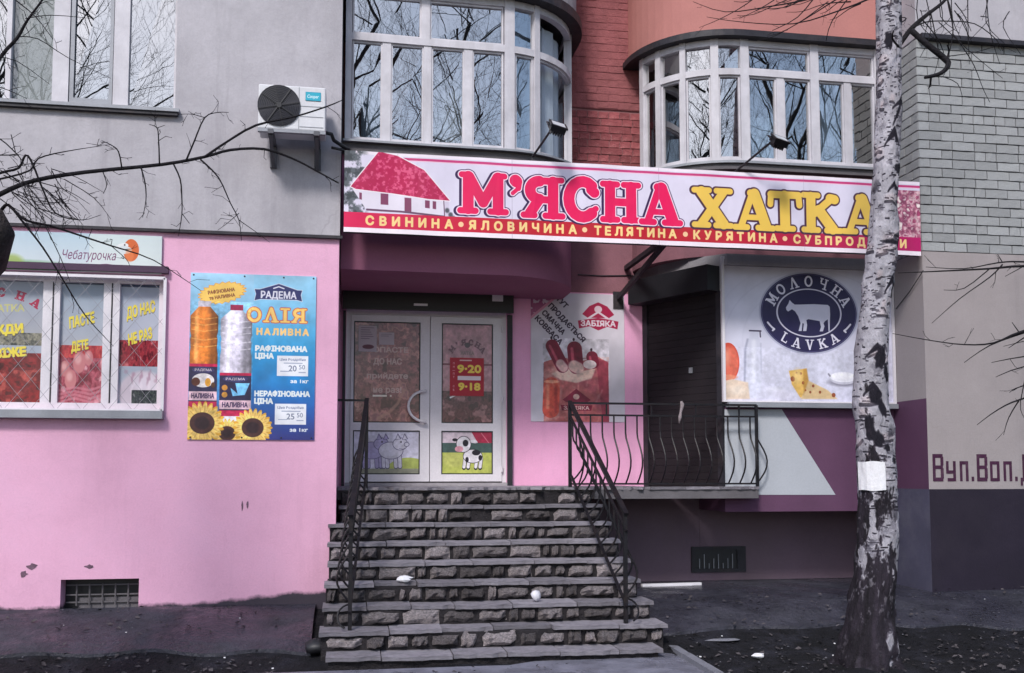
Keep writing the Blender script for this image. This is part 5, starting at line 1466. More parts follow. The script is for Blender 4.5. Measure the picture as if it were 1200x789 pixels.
for ch, x, y, an in A.arc('LAVKA', cx, cy, ex * .83, 232, 308, 40, None, ry=ey * .80, flip=True): slab(A, ch, x, y, 64, [(0, (222, 218, 232))], sx=.84, ang=an, tw=.62, centre=True)
for s_ in (-1, 1):
    x, y = cx + s_ * ex * .80, cy + ey * .36
    A.line([(x + s_ * 18, y - 22), (x + s_ * 4, y - 6), (x - s_ * 8, y + 6), (x - s_ * 22, y + 16), (x - s_ * 12, y + 24)], 11, (222, 218, 232))
bt = ((172, 388), (215, 388), (213, 410), (222, 440), (228, 480), (230, 730), (140, 730), (146, 480), (158, 430), (170, 408))
A.poly([Q(*z) for z in bt], (206, 206, 222), soft=4); A.line([Q(158, 430), Q(146, 480), Q(142, 700)], 12, (150, 150, 172), .8, 10); A.line([Q(226, 450), Q(229, 600)], 8, (170, 170, 190), .6, 8); A.line([Q(168, 384), Q(226, 386)], 9, (70, 60, 84)); A.line([Q(222, 390), Q(224, 416)], 8, (80, 70, 92)); A.line([Q(190, 440), Q(186, 640)], 26, (226, 226, 238), .8, 16)
A.ell(*Q(60, 545), 66, 112, (206, 76, 56)); A.ell(*Q(72, 545), 46, 90, (216, 106, 84), soft=10); A.ell(*Q(60, 622), 50, 14, (226, 140, 110), soft=8)
A.poly([Q(*z) for z in ((40, 640), (80, 632), (160, 650), (170, 735), (40, 738))], (218, 196, 176), soft=8)
A.poly([Q(*z) for z in ((370, 590), (460, 578), (470, 640), (440, 722), (430, 730), (385, 660))], (222, 178, 96), soft=6); A.poly([Q(*z) for z in ((440, 722), (470, 640), (570, 690), (620, 735), (430, 735))], (216, 186, 140), soft=6)
for zx, zy, r in ((390, 632, 14), (432, 604, 7), (444, 652, 9), (410, 600, 6), (495, 668, 8), (480, 700, 7), (530, 700, 8), (600, 715, 12), (455, 690, 6)): A.ell(*Q(zx, zy), r, r * 1.1, (150, 80, 50))
bx_, by_ = Q(650, 628)
A.ell(bx_, by_ + 26, 92, 22, (120, 116, 132), soft=14, alpha=.8); A.ell(bx_, by_ + 4, 84, 34, (196, 194, 208), soft=4); A.ell(bx_, by_ - 6, 84, 30, (234, 232, 240), soft=4); A.ell(bx_ - 6, by_ - 10, 58, 17, (244, 242, 248), soft=12); A.line([(bx_ - 84, by_ - 12), (bx_ - 92, by_ - 22)], 10, (120, 116, 130), .9, 5)
for q_, c_ in (((300, 700), (226, 224, 236)), ((262, 716), (206, 204, 220)), ((340, 716), (214, 210, 226))): A.ell(*Q(*q_), 62, 30, c_, soft=22, alpha=.9)
A.poly([Q(*z) for z in ((444, 582), (462, 578), (472, 640), (446, 716))], (188, 138, 62), soft=8, alpha=.7); A.ell(*Q(415, 620), 26, 40, (240, 208, 140), soft=26, alpha=.7); A.ell(*Q(48, 520), 22, 46, (234, 150, 124), soft=24, alpha=.8); A.ell(*Q(110, 690), 50, 26, (234, 218, 202), soft=24, alpha=.8)
A.a = np.clip(A.a * (.955 + .09 * vnoise(W, H, 90, 6, 4)[..., None]), 0, 1)
printed(A, 0, H * .62, W, H, 221, .20, 18)
b = MB()
for (xa, xb, za, zb_) in ((mx0 - .03, mx1 + .03, mz1, mz1 + .03), (mx0 - .03, mx1 + .03, mz0 - .015, mz0), (mx0 - .03, mx0, mz0, mz1), (mx1, mx1 + .03, mz0, mz1)): b.box(xa, xb, yMb - .025, .598, za, zb_)
mb_ = thing('dairy_billboard', 'large white billboard with dark oval cow emblem behind the birch trunk', 'billboard', (4.9, .58, mz0))
b.build('frame', M['pvc'], mb_)
b = MB(); b.keep = True; b.face([(mx0, yMb, mz0), (mx1, yMb, mz0), (mx1, yMb, mz1), (mx0, yMb, mz1)], [(0, 0), (1, 0), (1, 1), (0, 1)])
b.build('panel', print_mat('dairy_print', A.a, .4, .35, .2, 3), mb_)

# ------------------------------------------------------------------ air conditioner
yA = -.40
a0, a1 = aty(302, 150, yA), aty(382, 103, yA)
ax0, ax1, az0, az1 = a0.x, a1.x, a0.z, a1.z
M['ac_leg'] = plain('ac_leg', (0.10, 0.10, 0.115), 0.6)
ac = thing('air_conditioner', 'white air conditioner outdoor unit with round black fan on brackets on the grey wall', 'air conditioner', ((ax0 + ax1) / 2, -.2, az0))
b = MB()
b.box(ax0, ax1, yA, yA + .28, az0, az1)
bm_ = b.build('casing', M['ac_body'], ac)
md = bm_.modifiers.new('bevel', 'BEVEL'); md.width = .012; md.segments = 2
fx, fz = aty(327, 124, yA).x, aty(327, 124, yA).z
fr_ = (az1 - az0) * .455
b = MB(); b.lathe((fx, yA - .001, fz), (0, -1, 0), [(fr_ * 1.02, 0), (fr_ * 1.02, .006)], 28)
b.build('fan_opening', M['fan_dark'], ac)
b = MB()
for k in range(1, 13):
    r_ = fr_ * k / 12.0
    b.tube([(fx + r_ * cos(2 * pi * i / 28), yA - .014, fz + r_ * sin(2 * pi * i / 28)) for i in range(29)], .0022, 4, cap=False)
for k in range(8): b.tube([(fx, yA - .016, fz), (fx + fr_ * cos(pi * k / 4 + .2), yA - .016, fz + fr_ * sin(pi * k / 4 + .2))], .004, 4)
b.lathe((fx, yA - .014, fz), (0, -1, 0), [(.028, 0), (.024, .008)], 12)
b.build('fan_grille', M['black_plastic'], ac)
b = MB()
xs_ = aty(350, 124, yA).x
for k in range(3): b.box(xs_ + .01, ax1 - .02, yA - .003, yA + .002, az0 + .03 + k * .095, az0 + .036 + k * .095)
b.box(xs_, xs_ + .005, yA - .003, yA + .002, az0 + .01, az1 - .01)
b.build('panel_seam', M['zinc'], ac)
A = Art(200, 110, (30, 150, 176)); A.rect(6, 6, 194, 104, (40, 166, 190)); A.text('Cooper', 100, 54, 44, (206, 232, 238), 1.5, shear=.2, width=150)
lg0, lg1 = aty(358, 118, yA), aty(376, 109, yA)
b = MB(); b.box(lg0.x, lg1.x, yA - .004, yA - .001, lg0.z, lg1.z)
b.face([(lg0.x, yA - .006, lg0.z), (lg1.x, yA - .006, lg0.z), (lg1.x, yA - .006, lg1.z), (lg0.x, yA - .006, lg1.z)], [(0, 0), (1, 0), (1, 1), (0, 1)], mi=1)
b.build('badge', [M['black_plastic'], print_mat('badge_print', A.a, .3, bmp=0)], ac)
for px in (317, 371):
    xx = aty(px, 160, yA).x
    b = MB(); b.box(xx - .025, xx + .025, yA - .02, -.008, az0 - .045, az0 - .005); b.box(xx - .03, xx + .03, -.045, -.008, az0 - .24, az0 - .046)
    b.bar((xx, yA + .02, az0 - .05), (xx, -.03, az0 - .23), .03, .03)
    b.build('bracket', M['ac_leg'], ac)
b = MB(); b.box(ax0 + .0, ax1 - .0, yA - .012, yA + .03, az0 - .03, az0 - .004); b.build('tray', M['zinc'], ac)
b = MB()
b.tube([(ax1 - .005, -.2, az0 + .06), (ax1 + .05, -.2, az0 + .05), (ax1 + .07, -.12, az0 + .02), (ax1 + .14, -.08, az0 - .01), (XL + .09, -.03, az0 - .04)], .018, 8)
b.tube([(ax1 + .05, -.12, az0 - .05), (ax1 + .16, -.08, az0 - .055), (XL + .06, -.03, az0 - .075)], .013, 6)
b.build('pipe', M['black_plastic'], ac, smooth=True)

# ------------------------------------------------------------------ floodlights above the sign
def floodlight(foot, head, Yh, label, tilt):
    f0 = aty(*foot, .02); h0 = aty(*head, Yh)
    t_ = thing('floodlight', label, 'floodlight', (f0.x, f0.y, f0.z - .03), 'floodlights above the shop sign')
    b = MB(); b.tube([(f0.x, f0.y, f0.z - .05), f0, h0 + Vector((-.01, .0, .05))], .011, 6); b.box(f0.x - .03, f0.x + .03, f0.y - .03, f0.y + .03, f0.z - .06, f0.z - .035)
    b.build('arm', M['dark_metal'], t_)
    r_ = Matrix.Rotation(tilt, 3, 'X') @ Matrix.Rotation(.25, 3, 'Z')
    X_, Y_, Z_ = r_ @ Vector((1, 0, 0)), r_ @ Vector((0, 1, 0)), r_ @ Vector((0, 0, 1))
    b = MB()
    b.obox(h0, X_ * .075, Y_ * .028, Z_ * .062)
    b.obox(h0 - Y_ * .030, X_ * .085, Y_ * .008, Z_ * .072)
    for k in range(5): b.obox(h0 + Y_ * .045 + X_ * (-.05 + k * .025), X_ * .004, Y_ * .018, Z_ * .05)
    b.build('housing', M['black_plastic'], t_)
    b = MB(); b.obox(h0 - Y_ * .0385, X_ * .064, Y_ * .001, Z_ * .05); b.build('lens', M['lamp_glass'], t_)
    b = MB()
    for s_ in (-1, 1): b.bar(h0 + X_ * .088 * s_ , h0 + X_ * .088 * s_ + Z_ * .085, .012, .012, Y_)
    b.bar(h0 - X_ * .094 + Z_ * .09, h0 + X_ * .094 + Z_ * .09, .012, .012, Y_)
    b.build('yoke', M['dark_metal'], t_)
floodlight((624, 184), (653, 150), -.42, 'black floodlight on a slanting arm in front of the left glazed bay', -.9)
floodlight((856, 206), (913, 166), -.48, 'black floodlight on a slanting arm in front of the right glazed bay', -.9)

# round lamp over the door box
p0 = aty(500, 322, YB - .01)
rl = thing('wall_lamp', 'small round dark wall lamp above the door shutter box', 'lamp', (p0.x, YB, p0.z))
b = MB(); b.tube([(p0.x + .115 * cos(2 * pi * i / 20), YB - .05, p0.z + .115 * sin(2 * pi * i / 20)) for i in range(21)], .024, 8, cap=False); b.lathe((p0.x, YB - .003, p0.z), (0, -1, 0), [(.1, 0), (.1, .04)], 20)
b.build('housing', M['black_plastic'], rl, smooth=True)
b = MB(); b.lathe((p0.x, YB - .044, p0.z), (0, -1, 0), [(.09, 0), (.08, .03), (.05, .05), (.01, .055)], 18); b.build('cover', surf('plum_cover', (.12, .05, .08), .5, .1), rl, smooth=True)

# ------------------------------------------------------------------ railings
def picket(fix, out, z0, z1, belly=.12, curl=False):
    """bowed bar from top (z1) to foot (z0); out = outward direction"""
    pts = []
    for i in range(13):
        t_ = i / 12
        o = belly * math.sin(pi * min(1, max(0, (t_ - .30) / .70)) ** 1.15) if t_ > .30 else 0
        pts.append(Vector((fix[0], fix[1], z1 + (z0 - z1) * t_)) + out * o)
    return pts
rail = thing('balcony_railing', 'black iron railing with bowed bars along the raised platform before the dark shutter', 'railing', (2.0, Y0 + .02, 1.35))
yR = Y0 + .035
r0, r1, r2, r3 = aty(668, 474, yR), aty(886, 475, yR), aty(668, 488, yR), aty(668, 571, yR)
zt_, zm_ = 2.21, 2.09
b = MB(); b.bar((r0.x, yR, zt_), (r1.x, yR, zt_), .035, .02); b.build('handrail', M['iron'], rail)
b = MB(); b.bar((r0.x, yR, zm_), (r1.x, yR, zm_), .02, .018); b.bar((r0.x, yR, 1.395), (r1.x, yR, 1.395), .02, .018); b.build('rail', M['iron'], rail)
npk = 16
for i in range(npk):
    x = r0.x + .09 + (r1.x - r0.x - .16) * i / (npk - 1)
    b = MB(); b.tube(picket((x, yR), Vector((.25, -1, 0)), 1.40, zm_, .10), .0085, 6); b.build('baluster', M['iron'], rail)
for i in range(4):
    x = r0.x + (r1.x - r0.x) * (i + .8) / 4.2
    b = MB(); b.bar((x, yR, zm_), (x, yR, zt_), .014, .014); b.build('stub', M['iron'], rail)
for x in (r0.x, r1.x):
    b = MB(); b.bar((x, yR, 1.362), (x, yR, zt_), .028, .028); b.build('post', M['iron'], rail)
b = MB()
for yy in (yR + .05,): b.tube(picket((r1.x + .02, yy), Vector((1, -.1, 0)), 1.40, zm_, .11), .0085, 6)
b.build('baluster', M['iron'], rail)
def stair_rail(name, label, xt, xb, side, ye, zbot_h, long_post):
    z_at = lambda y: 1.35 - (Y0 - y) / TR * RS
    yt = yR - .01
    t_ = thing(name, label, 'railing', (xt, yt, 1.35), 'handrails of the entrance steps')
    P = lambda f, h: Vector((xt + (xb - xt) * f, yt + (ye - yt) * f, z_at(yt + (ye - yt) * f) + h))
    b = MB(); b.bar(P(0, .86), P(1, .86), .04, .024); b.build('handrail', M['iron'], t_)
    b = MB(); b.bar(P(0, .72), P(1, .72), .02, .018); b.bar(P(.03, .14), P(1.0, .10), .022, .018); b.build('rail', M['iron'], t_)
    n = 13
    for i in range(n):
        f = .06 + .90 * i / (n - 1)
        top, bot = P(f, .72), P(f, .13)
        b = MB(); pts = picket((top.x, top.y), Vector((side, -.1, 0)), bot.z, top.z, .11)
        b.tube(pts, .0085, 6); b.build('baluster', M['iron'], t_)
    for f, foot in ((0, .0), (.98, -.01)):
        b = MB(); p = P(f, .86); q = P(f, 0)
        yk = math.floor((Y0 - p.y) / TR)
        zf = 1.35 - max(0, math.floor((Y0 - p.y) / TR + 1e-6) + (1 if p.y < Y0 else 0)) * RS
        b.bar((p.x, p.y, zf - .01 if f else 1.362), p, .032, .032); b.build('post', M['iron'], t_)
    # curled foot
    b = MB(); p = P(.96, .12)
    b.tube([p + Vector((side * .10 * sin(a), -.02 - .05 * (1 - cos(a)), -.10 * (1 - cos(a)) * .9)) for a in [i * .3 for i in range(10)]], .0085, 6); b.build('scroll', M['iron'], t_)
    return t_
xtR, xbR = r0.x - .005, aty(734, 600, -1.27).x
stair_rail('stair_railing', 'black iron handrail with bowed bars on the right side of the entrance steps', xtR - .0, xbR, 1, -1.27, 0, False)
xtL, xbL = aty(430, 470, yR).x, aty(411, 600, -1.27).x
lr = stair_rail('stair_railing', 'black iron handrail with bowed bars on the left side of the entrance steps', xtL, xbL, -1, -1.27, 0, True)
b = MB(); b.bar((XL + .001, yR - .01, 2.21), (xtL, yR - .01, 2.21), .03, .02); b.build('handrail', M['iron'], lr)

# rag tied to the platform railing
pr = aty(797, 470, yR)
b = MB()
pts = [(0, .03, .012), (.012, .0, .022), (.004, -.05, .017), (-.006, -.09, .013), (-.012, -.13, .020), (-.02, -.17, .012), (-.024, -.20, .004)]
b.tube([(pr.x + x, yR - .03, zt_ + z) for x, z, r in pts], [r for *_, r in pts], 7)
props(b.build('rag', surf('rag_cloth', (.24, .20, .21), .9, .35, 20, bmp=.6), smooth=True), 'small pale rag tied to the handrail in front of the dark shutter', 'rag')

# ------------------------------------------------------------------ birch
bb = atz(1018, 786, 0.0)
YBI = bb.y
axis = [(1015, 800, 86), (1016, 786, 80), (1018, 760, 66), (1021, 720, 55), (1027, 650, 47), (1029, 580, 45), (1024, 500, 42), (1020, 440, 38), (1027, 350, 34), (1033, 300, 33), (1038, 200, 30), (1042, 100, 28), (1041.5, 0, 27), (1040, -150, 24), (1044, -400, 19)]
ctr = [aty(px, py, YBI) for px, py, w_ in axis]
rad = [w_ / F_PX * (c - CAM).dot(_f) / 2 for (px, py, w_), c in zip(axis, ctr)]
def catmull(P, n):
    out = []
    for i in range(len(P) - 1):
        p0, p1, p2, p3 = P[max(i - 1, 0)], P[i], P[i + 1], P[min(i + 2, len(P) - 1)]
        for k in range(n):
            t_ = k / n
            out.append(.5 * ((2 * p1) + (p2 - p0) * t_ + (2 * p0 - 5 * p1 + 4 * p2 - p3) * t_ * t_ + (3 * p1 - p0 - 3 * p2 + p3) * t_ ** 3))
    return out + [P[-1]]
P4 = catmull([np.array([*c, r]) for c, r in zip(ctr, rad)], 9)
birch = thing('birch_tree', 'birch with peeling white bark and black scars standing in front of the sign', 'tree', (bb.x, bb.y, 0))
NS = 36
zmin, zmax = P4[0][2], P4[-1][2]
vs, fs, uvs = [], [], []
bn = vnoise(NS * 8, len(P4) * 8, 24, 55, 4)
for j, p in enumerate(P4):
    for i in range(NS + 1):
        a = 2 * pi * i / NS - pi / 2 + pi          # u = .5 faces the viewer
        ii = i % NS
        flare = max(0, 1 - (p[2] - 0.0) / .5)
        rr = p[3] * (1 + .20 * (bn[j * 8, ii * 8] - .5) * 2 + flare ** 2 * (.26 * max(0, sin(3 * a + .6)) + .12 * sin(7 * a + 1)))
        vs.append((p[0] + cos(a) * rr, p[1] + sin(a) * rr, p[2]))
for j in range(len(P4) - 1):
    for i in range(NS):
        k = j * (NS + 1) + i
        fs.append((k, k + 1, k + NS + 2, k + NS + 1))
        v0, v1 = (P4[j][2] - zmin) / (zmax - zmin), (P4[j + 1][2] - zmin) / (zmax - zmin)
        uvs.append([(i / NS, v0), ((i + 1) / NS, v0), ((i + 1) / NS, v1), (i / NS, v1)])
W, H = 420, 2600
mpp = (zmax - zmin) / H
# bark drawn as lenticels, scars and dead furrowed bark (marks that belong to the trunk)
BK = Art(W, H, (176, 172, 180)); n = vnoise(W, H, 60, 3, 4)[..., None]; n2 = vnoise(W, H, 14, 4, 3, 2.5)[..., None]
BK.a = BK.a * (.82 + .28 * n) * (.86 + .26 * n2)
rb_ = np.random.RandomState(5)
vz = lambda z: H - (z - zmin) / mpp
for _ in range(2300):
    x, y = rb_.rand() * W, rb_.rand() * H
    L = rb_.exponential(11) + 3
    BK.line([(x, y), (x + L, y + rb_.randn() * 1.5)], 1.6 + rb_.rand() * 2.6, (46, 42, 52), .5 + .45 * rb_.rand())
for _ in range(110):
    x, y = rb_.rand() * W, rb_.rand() * H * .8
    L = 20 + rb_.rand() * 60
    BK.line([(x, y), (x + L * .5, y + rb_.randn() * 4), (x + L, y + rb_.randn() * 6)], 4 + rb_.rand() * 5, (40, 36, 46), .75, 3)
    BK.ell(x + L * .5, y - 12, L * .5, 10, (214, 190, 190), alpha=.35, soft=8)
mot = np.clip((vnoise(W, H, 22, 14, 4, 1.8) - .56) * 7, 0, 1) * np.clip((vnoise(W, H, 130, 15, 3) - .42) * 4, 0, 1)
BK.a = BK.a * (1 - .72 * mot[..., None]) + np.array([44, 40, 50]) / 255 * .72 * mot[..., None]
def scar(px, py, wpx, hpx, kind=0, rot=0.0):
    z = aty(px, py, YBI - .1).z
    i_ = min(range(len(P4)), key=lambda q: abs(P4[q][2] - z)); p = P4[i_]
    cxp = proj((p[0], p[1], p[2]))[0]; half = p[3] / (Vector(p[:3]) - CAM).dot(_f) * F_PX
    s_ = max(-.97, min(.97, (px - cxp) / half)); u = .5 + math.asin(s_) / (2 * pi) + (.0)
    mx = W / (2 * pi * half) ; my = (1 / F_PX * (Vector(p[:3]) - CAM).dot(_f)) / mpp
    w_, h_ = wpx * mx / 2, hpx * my / 2
    X, Y = u * W, vz(z)
    if kind == 0:      # branch scar: dark peak with trailing whiskers
        BK.poly([(X - w_, Y + h_), (X - w_ * .5, Y - h_ * .3), (X, Y - h_), (X + w_ * .6, Y - h_ * .2), (X + w_, Y + h_ * .8), (X + w_ * .4, Y + h_ * .9), (X, Y + h_ * .2), (X - w_ * .5, Y + h_ * .6)], (30, 26, 36), soft=4)
        BK.line([(X - w_ * 1.3, Y + h_ * 1.4), (X - w_ * .4, Y - h_ * .4), (X, Y - h_)], 6, (36, 32, 42), .9, 3)
        BK.line([(X + w_ * 1.2, Y + h_ * 1.1), (X + w_ * .4, Y - h_ * .3), (X, Y - h_)], 6, (36, 32, 42), .9, 3)
    else:
        c_, s2 = cos(rot), sin(rot)
        q = []
        for k in range(18):
            a = 2 * pi * k / 18; r_ = .75 + .4 * rb_.rand()
            ex, ey = cos(a) * w_ * r_, sin(a) * h_ * r_
            q.append((X + ex * c_ - ey * s2, Y + ex * s2 + ey * c_))
        BK.poly(q, (30, 27, 36), soft=5)
for s_ in ((1050, 120, 18, 10, 0), (1040, 158, 16, 18, 0), (1047, 197, 14, 14, 1), (1040, 218, 11, 9, 0), (1053, 118, 10, 8, 1), (1046, 128, 22, 6, 1, -.9), (1040, 330, 16, 18, 0), (1043, 340, 14, 18, 1), (1044, 371, 9, 12, 1), (1048, 285, 12, 14, 1), (1022, 420, 12, 30, 1, .5), (1018, 410, 18, 12, 0), (1030, 438, 8, 26, 1, -.6), (1013, 455, 16, 12, 0), (1016, 465, 15, 20, 1), (1024, 478, 9, 24, 1, -.5), (1010, 500, 12, 30, 1), (1018, 515, 14, 20, 1), (1030, 525, 12, 9, 1), (1040, 540, 10, 8, 1), (1035, 45, 10, 22, 1), (1051, 20, 8, 10, 1), (1036, 283, 26, 5, 1), (1046, 276, 14, 4, 1)): scar(*s_)
# dead furrowed bark towards the root, ragged upper edge, one white streak left
zz = zmin + (H - np.arange(H)) * mpp
fur = vnoise(W, H, 60, 21, 4, .22)
edge_n = vnoise(W, H, 90, 33, 5, .45)
uu = (np.arange(W) + .5) / W
streak = np.exp(-((uu[None, :] - (.575 - .03 * np.sin(zz * 3)[:, None])) / .045) ** 2)
side = np.clip((uu[None, :] - .47) / .10, 0, 1) * np.clip((.74 - uu[None, :]) / .06, 0, 1)
hgt = 1.38 + 1.5 * (edge_n - .5) * 2 + .9 * (vnoise(W, H, 26, 71, 3, .6) - .5) - .62 * side - .6 * streak
fleck = np.clip((vnoise(W, H, 17, 91, 3, .7) - .60) * 9, 0, 1) * np.clip((zz[:, None] - .15) / .8, .25, 1)
mk = (np.clip((hgt - zz[:, None]) * 5, 0, 1) * (1 - .8 * fleck))[..., None]
dark = np.array([38, 33, 40]) / 255 * (.45 + 1.15 * fur[..., None])
BK.a = BK.a * (1 - mk) + dark * mk
b = MB(); b.keep = True; b.mesh(vs, fs, uvs)
bmat = print_mat('birch_bark', BK.a, .85, .25, .0, dirt=0)
t = bmat.node_tree; co = t.nodes.new('ShaderNodeTexCoord').outputs['Object']
ti = next(q for q in t.nodes if q.type == 'TEX_IMAGE')
hh = t.nodes.new('ShaderNodeMath'); hh.operation = 'ADD'; t.links.new(ti.outputs['Color'], hh.inputs[0]); t.links.new(noise(t, co, 26, 5, .7, (1, 1, .35)), hh.inputs[1])
bump(t, t.nodes['Principled BSDF'], hh.outputs[0], 1.0, .03)
b.build('trunk', bmat, birch, smooth=True)
# twigs: surveyed runs, each at its own depth
def run_pts(pts, Y, wob, r):
    y0 = Y + r.uniform(-wob, wob); dy = r.uniform(-wob, wob) * .7
    out = []
    for i, (px, py, w_) in enumerate(pts):
        p = aty(px, py, y0 + dy * i / max(1, len(pts) - 1) + r.uniform(-.02, .02))
        out.append(np.array([*p, max(w_, .45) / F_PX * (p - CAM).dot(_f) / 2]))
    return catmull(out, 3) if len(out) > 2 else out
def twigs(mb, runs, Y, wob, r, spurs=.5, minw=.5):
    for pts in runs:
        q = run_pts(pts, Y, wob, r)
        mb.tube([p[:3] for p in q], [p[3] for p in q], 5)
        for i in range(1, len(q) - 1):
            if r.random() < spurs and q[i][3] > .0012:
                d = Vector(q[i + 1][:3]) - Vector(q[i - 1][:3])
                if d.length < 1e-6: continue
                d.normalize()
                v = (d * r.uniform(.3, .9) + Vector((r.uniform(-1, 1), r.uniform(-1, 1), r.uniform(-1, 1)))).normalized() * r.uniform(.04, .13)
                s_ = Vector(q[i][:3])
                k_ = Vector((r.uniform(-.02, .02), r.uniform(-.02, .02), r.uniform(-.02, .02)))
                mb.tube([s_, s_ + v * .5 + k_, s_ + v], [min(q[i][3] * .5, .003), .0018, .0012], 4, cap=False)
                if r.random() < .6:
                    e_ = (v.normalized() + Vector((r.uniform(-1, 1), r.uniform(-1, 1), r.uniform(-1, 1)))).normalized() * r.uniform(.02, .06)
                    mb.tube([s_ + v * .5 + k_, s_ + v * .5 + k_ + e_], [.0016, .001], 3, cap=False)
                bud = s_ + v
                mb.tube([bud, bud + v.normalized() * .008], [.0022, .0008], 4, cap=False)
rt = random.Random(31)
bruns = [[(1046, 62, 7), (1056, 50, 6), (1068, 34, 6), (1086, 18, 5), (1104, 4, 4), (1120, -14, 3)], [(1068, 36, 7), (1086, 52, 7), (1109, 71, 7.5), (1110, 79, 6), (1100, 87, 5), (1084, 91, 4)], [(1109, 72, 3), (1112, 60, 2.4), (1110, 53, 1.5)], [(1091, 91, 3), (1090, 100, 2), (1088, 104, 1)],
 [(1068, 34, 2), (1085, 26, 1.6), (1110, 25, 1.4), (1142, 28, 1.2), (1167, 46, 1), (1175, 60, .7)], [(1109, -10, 2), (1112, 8, 2), (1117, 35, 1.6), (1113, 60, 1.2)], [(1117, 40, 1.4), (1130, 58, 1.2), (1142, 78, 1), (1152, 104, .8), (1160, 120, .6)], [(1100, 26, 1.2), (1125, 50, 1), (1150, 72, .8), (1175, 92, .6)],
 [(1080, 22, 1.6), (1098, 44, 1.2), (1106, 62, .9)], [(1090, 12, 1.6), (1096, 40, 1.2), (1100, 66, .8), (1094, 90, .6)], [(1112, 66, 1.2), (1140, 62, 1), (1172, 53, .7)], [(1105, 90, 1), (1122, 98, .9), (1128, 114, .6)], [(1046, 40, 2), (1052, 30, 1.6), (1062, 22, 1.4), (1054, 20, 1)], [(1053, 55, 3), (1046, 46, 2.4), (1047, 36, 1.8)]]
for k in range(26):     # drooping twigs left of the trunk
    x0_ = rt.uniform(900, 1030); y0_ = rt.uniform(-45, 5); L = rt.uniform(40, 120)
    dirx = -rt.uniform(.5, 1.0) * L; dy_ = rt.uniform(.1, .75) * L * .6
    bruns.append([(x0_, y0_, rt.uniform(1, 2)), (x0_ + dirx * .4, y0_ + dy_ * .6 + rt.uniform(-6, 6), 1.1), (x0_ + dirx * .75, y0_ + dy_ * .95, .8), (x0_ + dirx, y0_ + dy_ * rt.uniform(.9, 1.2), .5)])
bruns += [[(1030, -6, 2.4), (985, 12, 1.8), (930, 28, 1.3), (870, 26, 1), (828, 20, .6)], [(1030, -30, 3), (960, -4, 2), (900, 8, 1.5), (850, 14, 1), (812, 2, .6)], [(1000, -10, 1.6), (975, 25, 1.2), (968, 48, .8)], [(960, -10, 1.6), (935, 20, 1.2), (905, 36, .8)]]
for k in range(16):
    x0_ = rt.uniform(1060, 1190); L = rt.uniform(30, 80)
    bruns.append([(x0_, rt.uniform(-20, 20), 1.3), (x0_ + rt.uniform(-8, 14), L * .5, 1), (x0_ + rt.uniform(-14, 24), L, .6)])
b = MB(); twigs(b, bruns, YBI + .1, .35, rt, .25)
def limb(mb, p, d, L, r_, depth, rr, curl=.35, up=.05, n=5):
    pts, rads = [p], [r_]
    q = p.copy(); dd = d.normalized()
    for i in range(n):
        dd = (dd + Vector((rr.uniform(-1, 1), rr.uniform(-1, 1), rr.uniform(-1, 1) + up)) * curl * .5).normalized()
        q = q + dd * L / n
        pts.append(q.copy()); rads.append(r_ * (1 - .75 * (i + 1) / n))
    mb.tube(pts, rads, 6 if depth > 2 else (5 if depth > 1 else 3), cap=False)
    if depth <= 0: return
    for k in range(4 if depth > 1 else 6):
        i = rr.randint(1, n)
        ax_ = Vector((rr.uniform(-1, 1), rr.uniform(-1, 1), rr.uniform(-.3, 1.0))).normalized()
        limb(mb, pts[i], (dd * .7 + ax_ * .9), L * rr.uniform(.45, .7), max(rads[i] * .58, .003), depth - 1, rr, curl, up, n if depth > 1 else 4)
rb2 = random.Random(8)
for k in range(5):
    p = P4[-1 - k * 2]
    limb(b, Vector(p[:3]), Vector((rb2.uniform(-1, 1), rb2.uniform(-1, .6), rb2.uniform(.2, 1.2))), rb2.uniform(1.0, 1.9), .03, 2, rb2)
b.build('crown', M['bark_dark'], birch, smooth=True)
# notice wrapped round the trunk
zn0, zn1 = aty(1022, 575, YBI - .15).z, aty(1022, 541, YBI - .15).z
b = MB(); vs, fs = [], []
for j in range(4):
    z = zn0 + (zn1 - zn0) * j / 3
    p = min(P4, key=lambda q: abs(q[2] - z))
    for i in range(9):
        a = -pi / 2 - 1.05 + 1.35 * i / 8 - CAM_YAW - .28
        r_ = p[3] * 1.06 + .010 + .003 * sin(i * 2.1 + j)
        vs.append((p[0] + cos(a) * r_, p[1] + sin(a) * r_, z + .004 * sin(i + j)))
fs = [(j * 9 + i, j * 9 + i + 1, (j + 1) * 9 + i + 1, (j + 1) * 9 + i) for j in range(3) for i in range(8)]
b.mesh(vs, fs)
po = b.build('paper_notice', M['paper']); md = po.modifiers.new('thick', 'SOLIDIFY'); md.thickness = .002
props(po, 'blank white paper sheet wrapped round the birch trunk', 'notice')

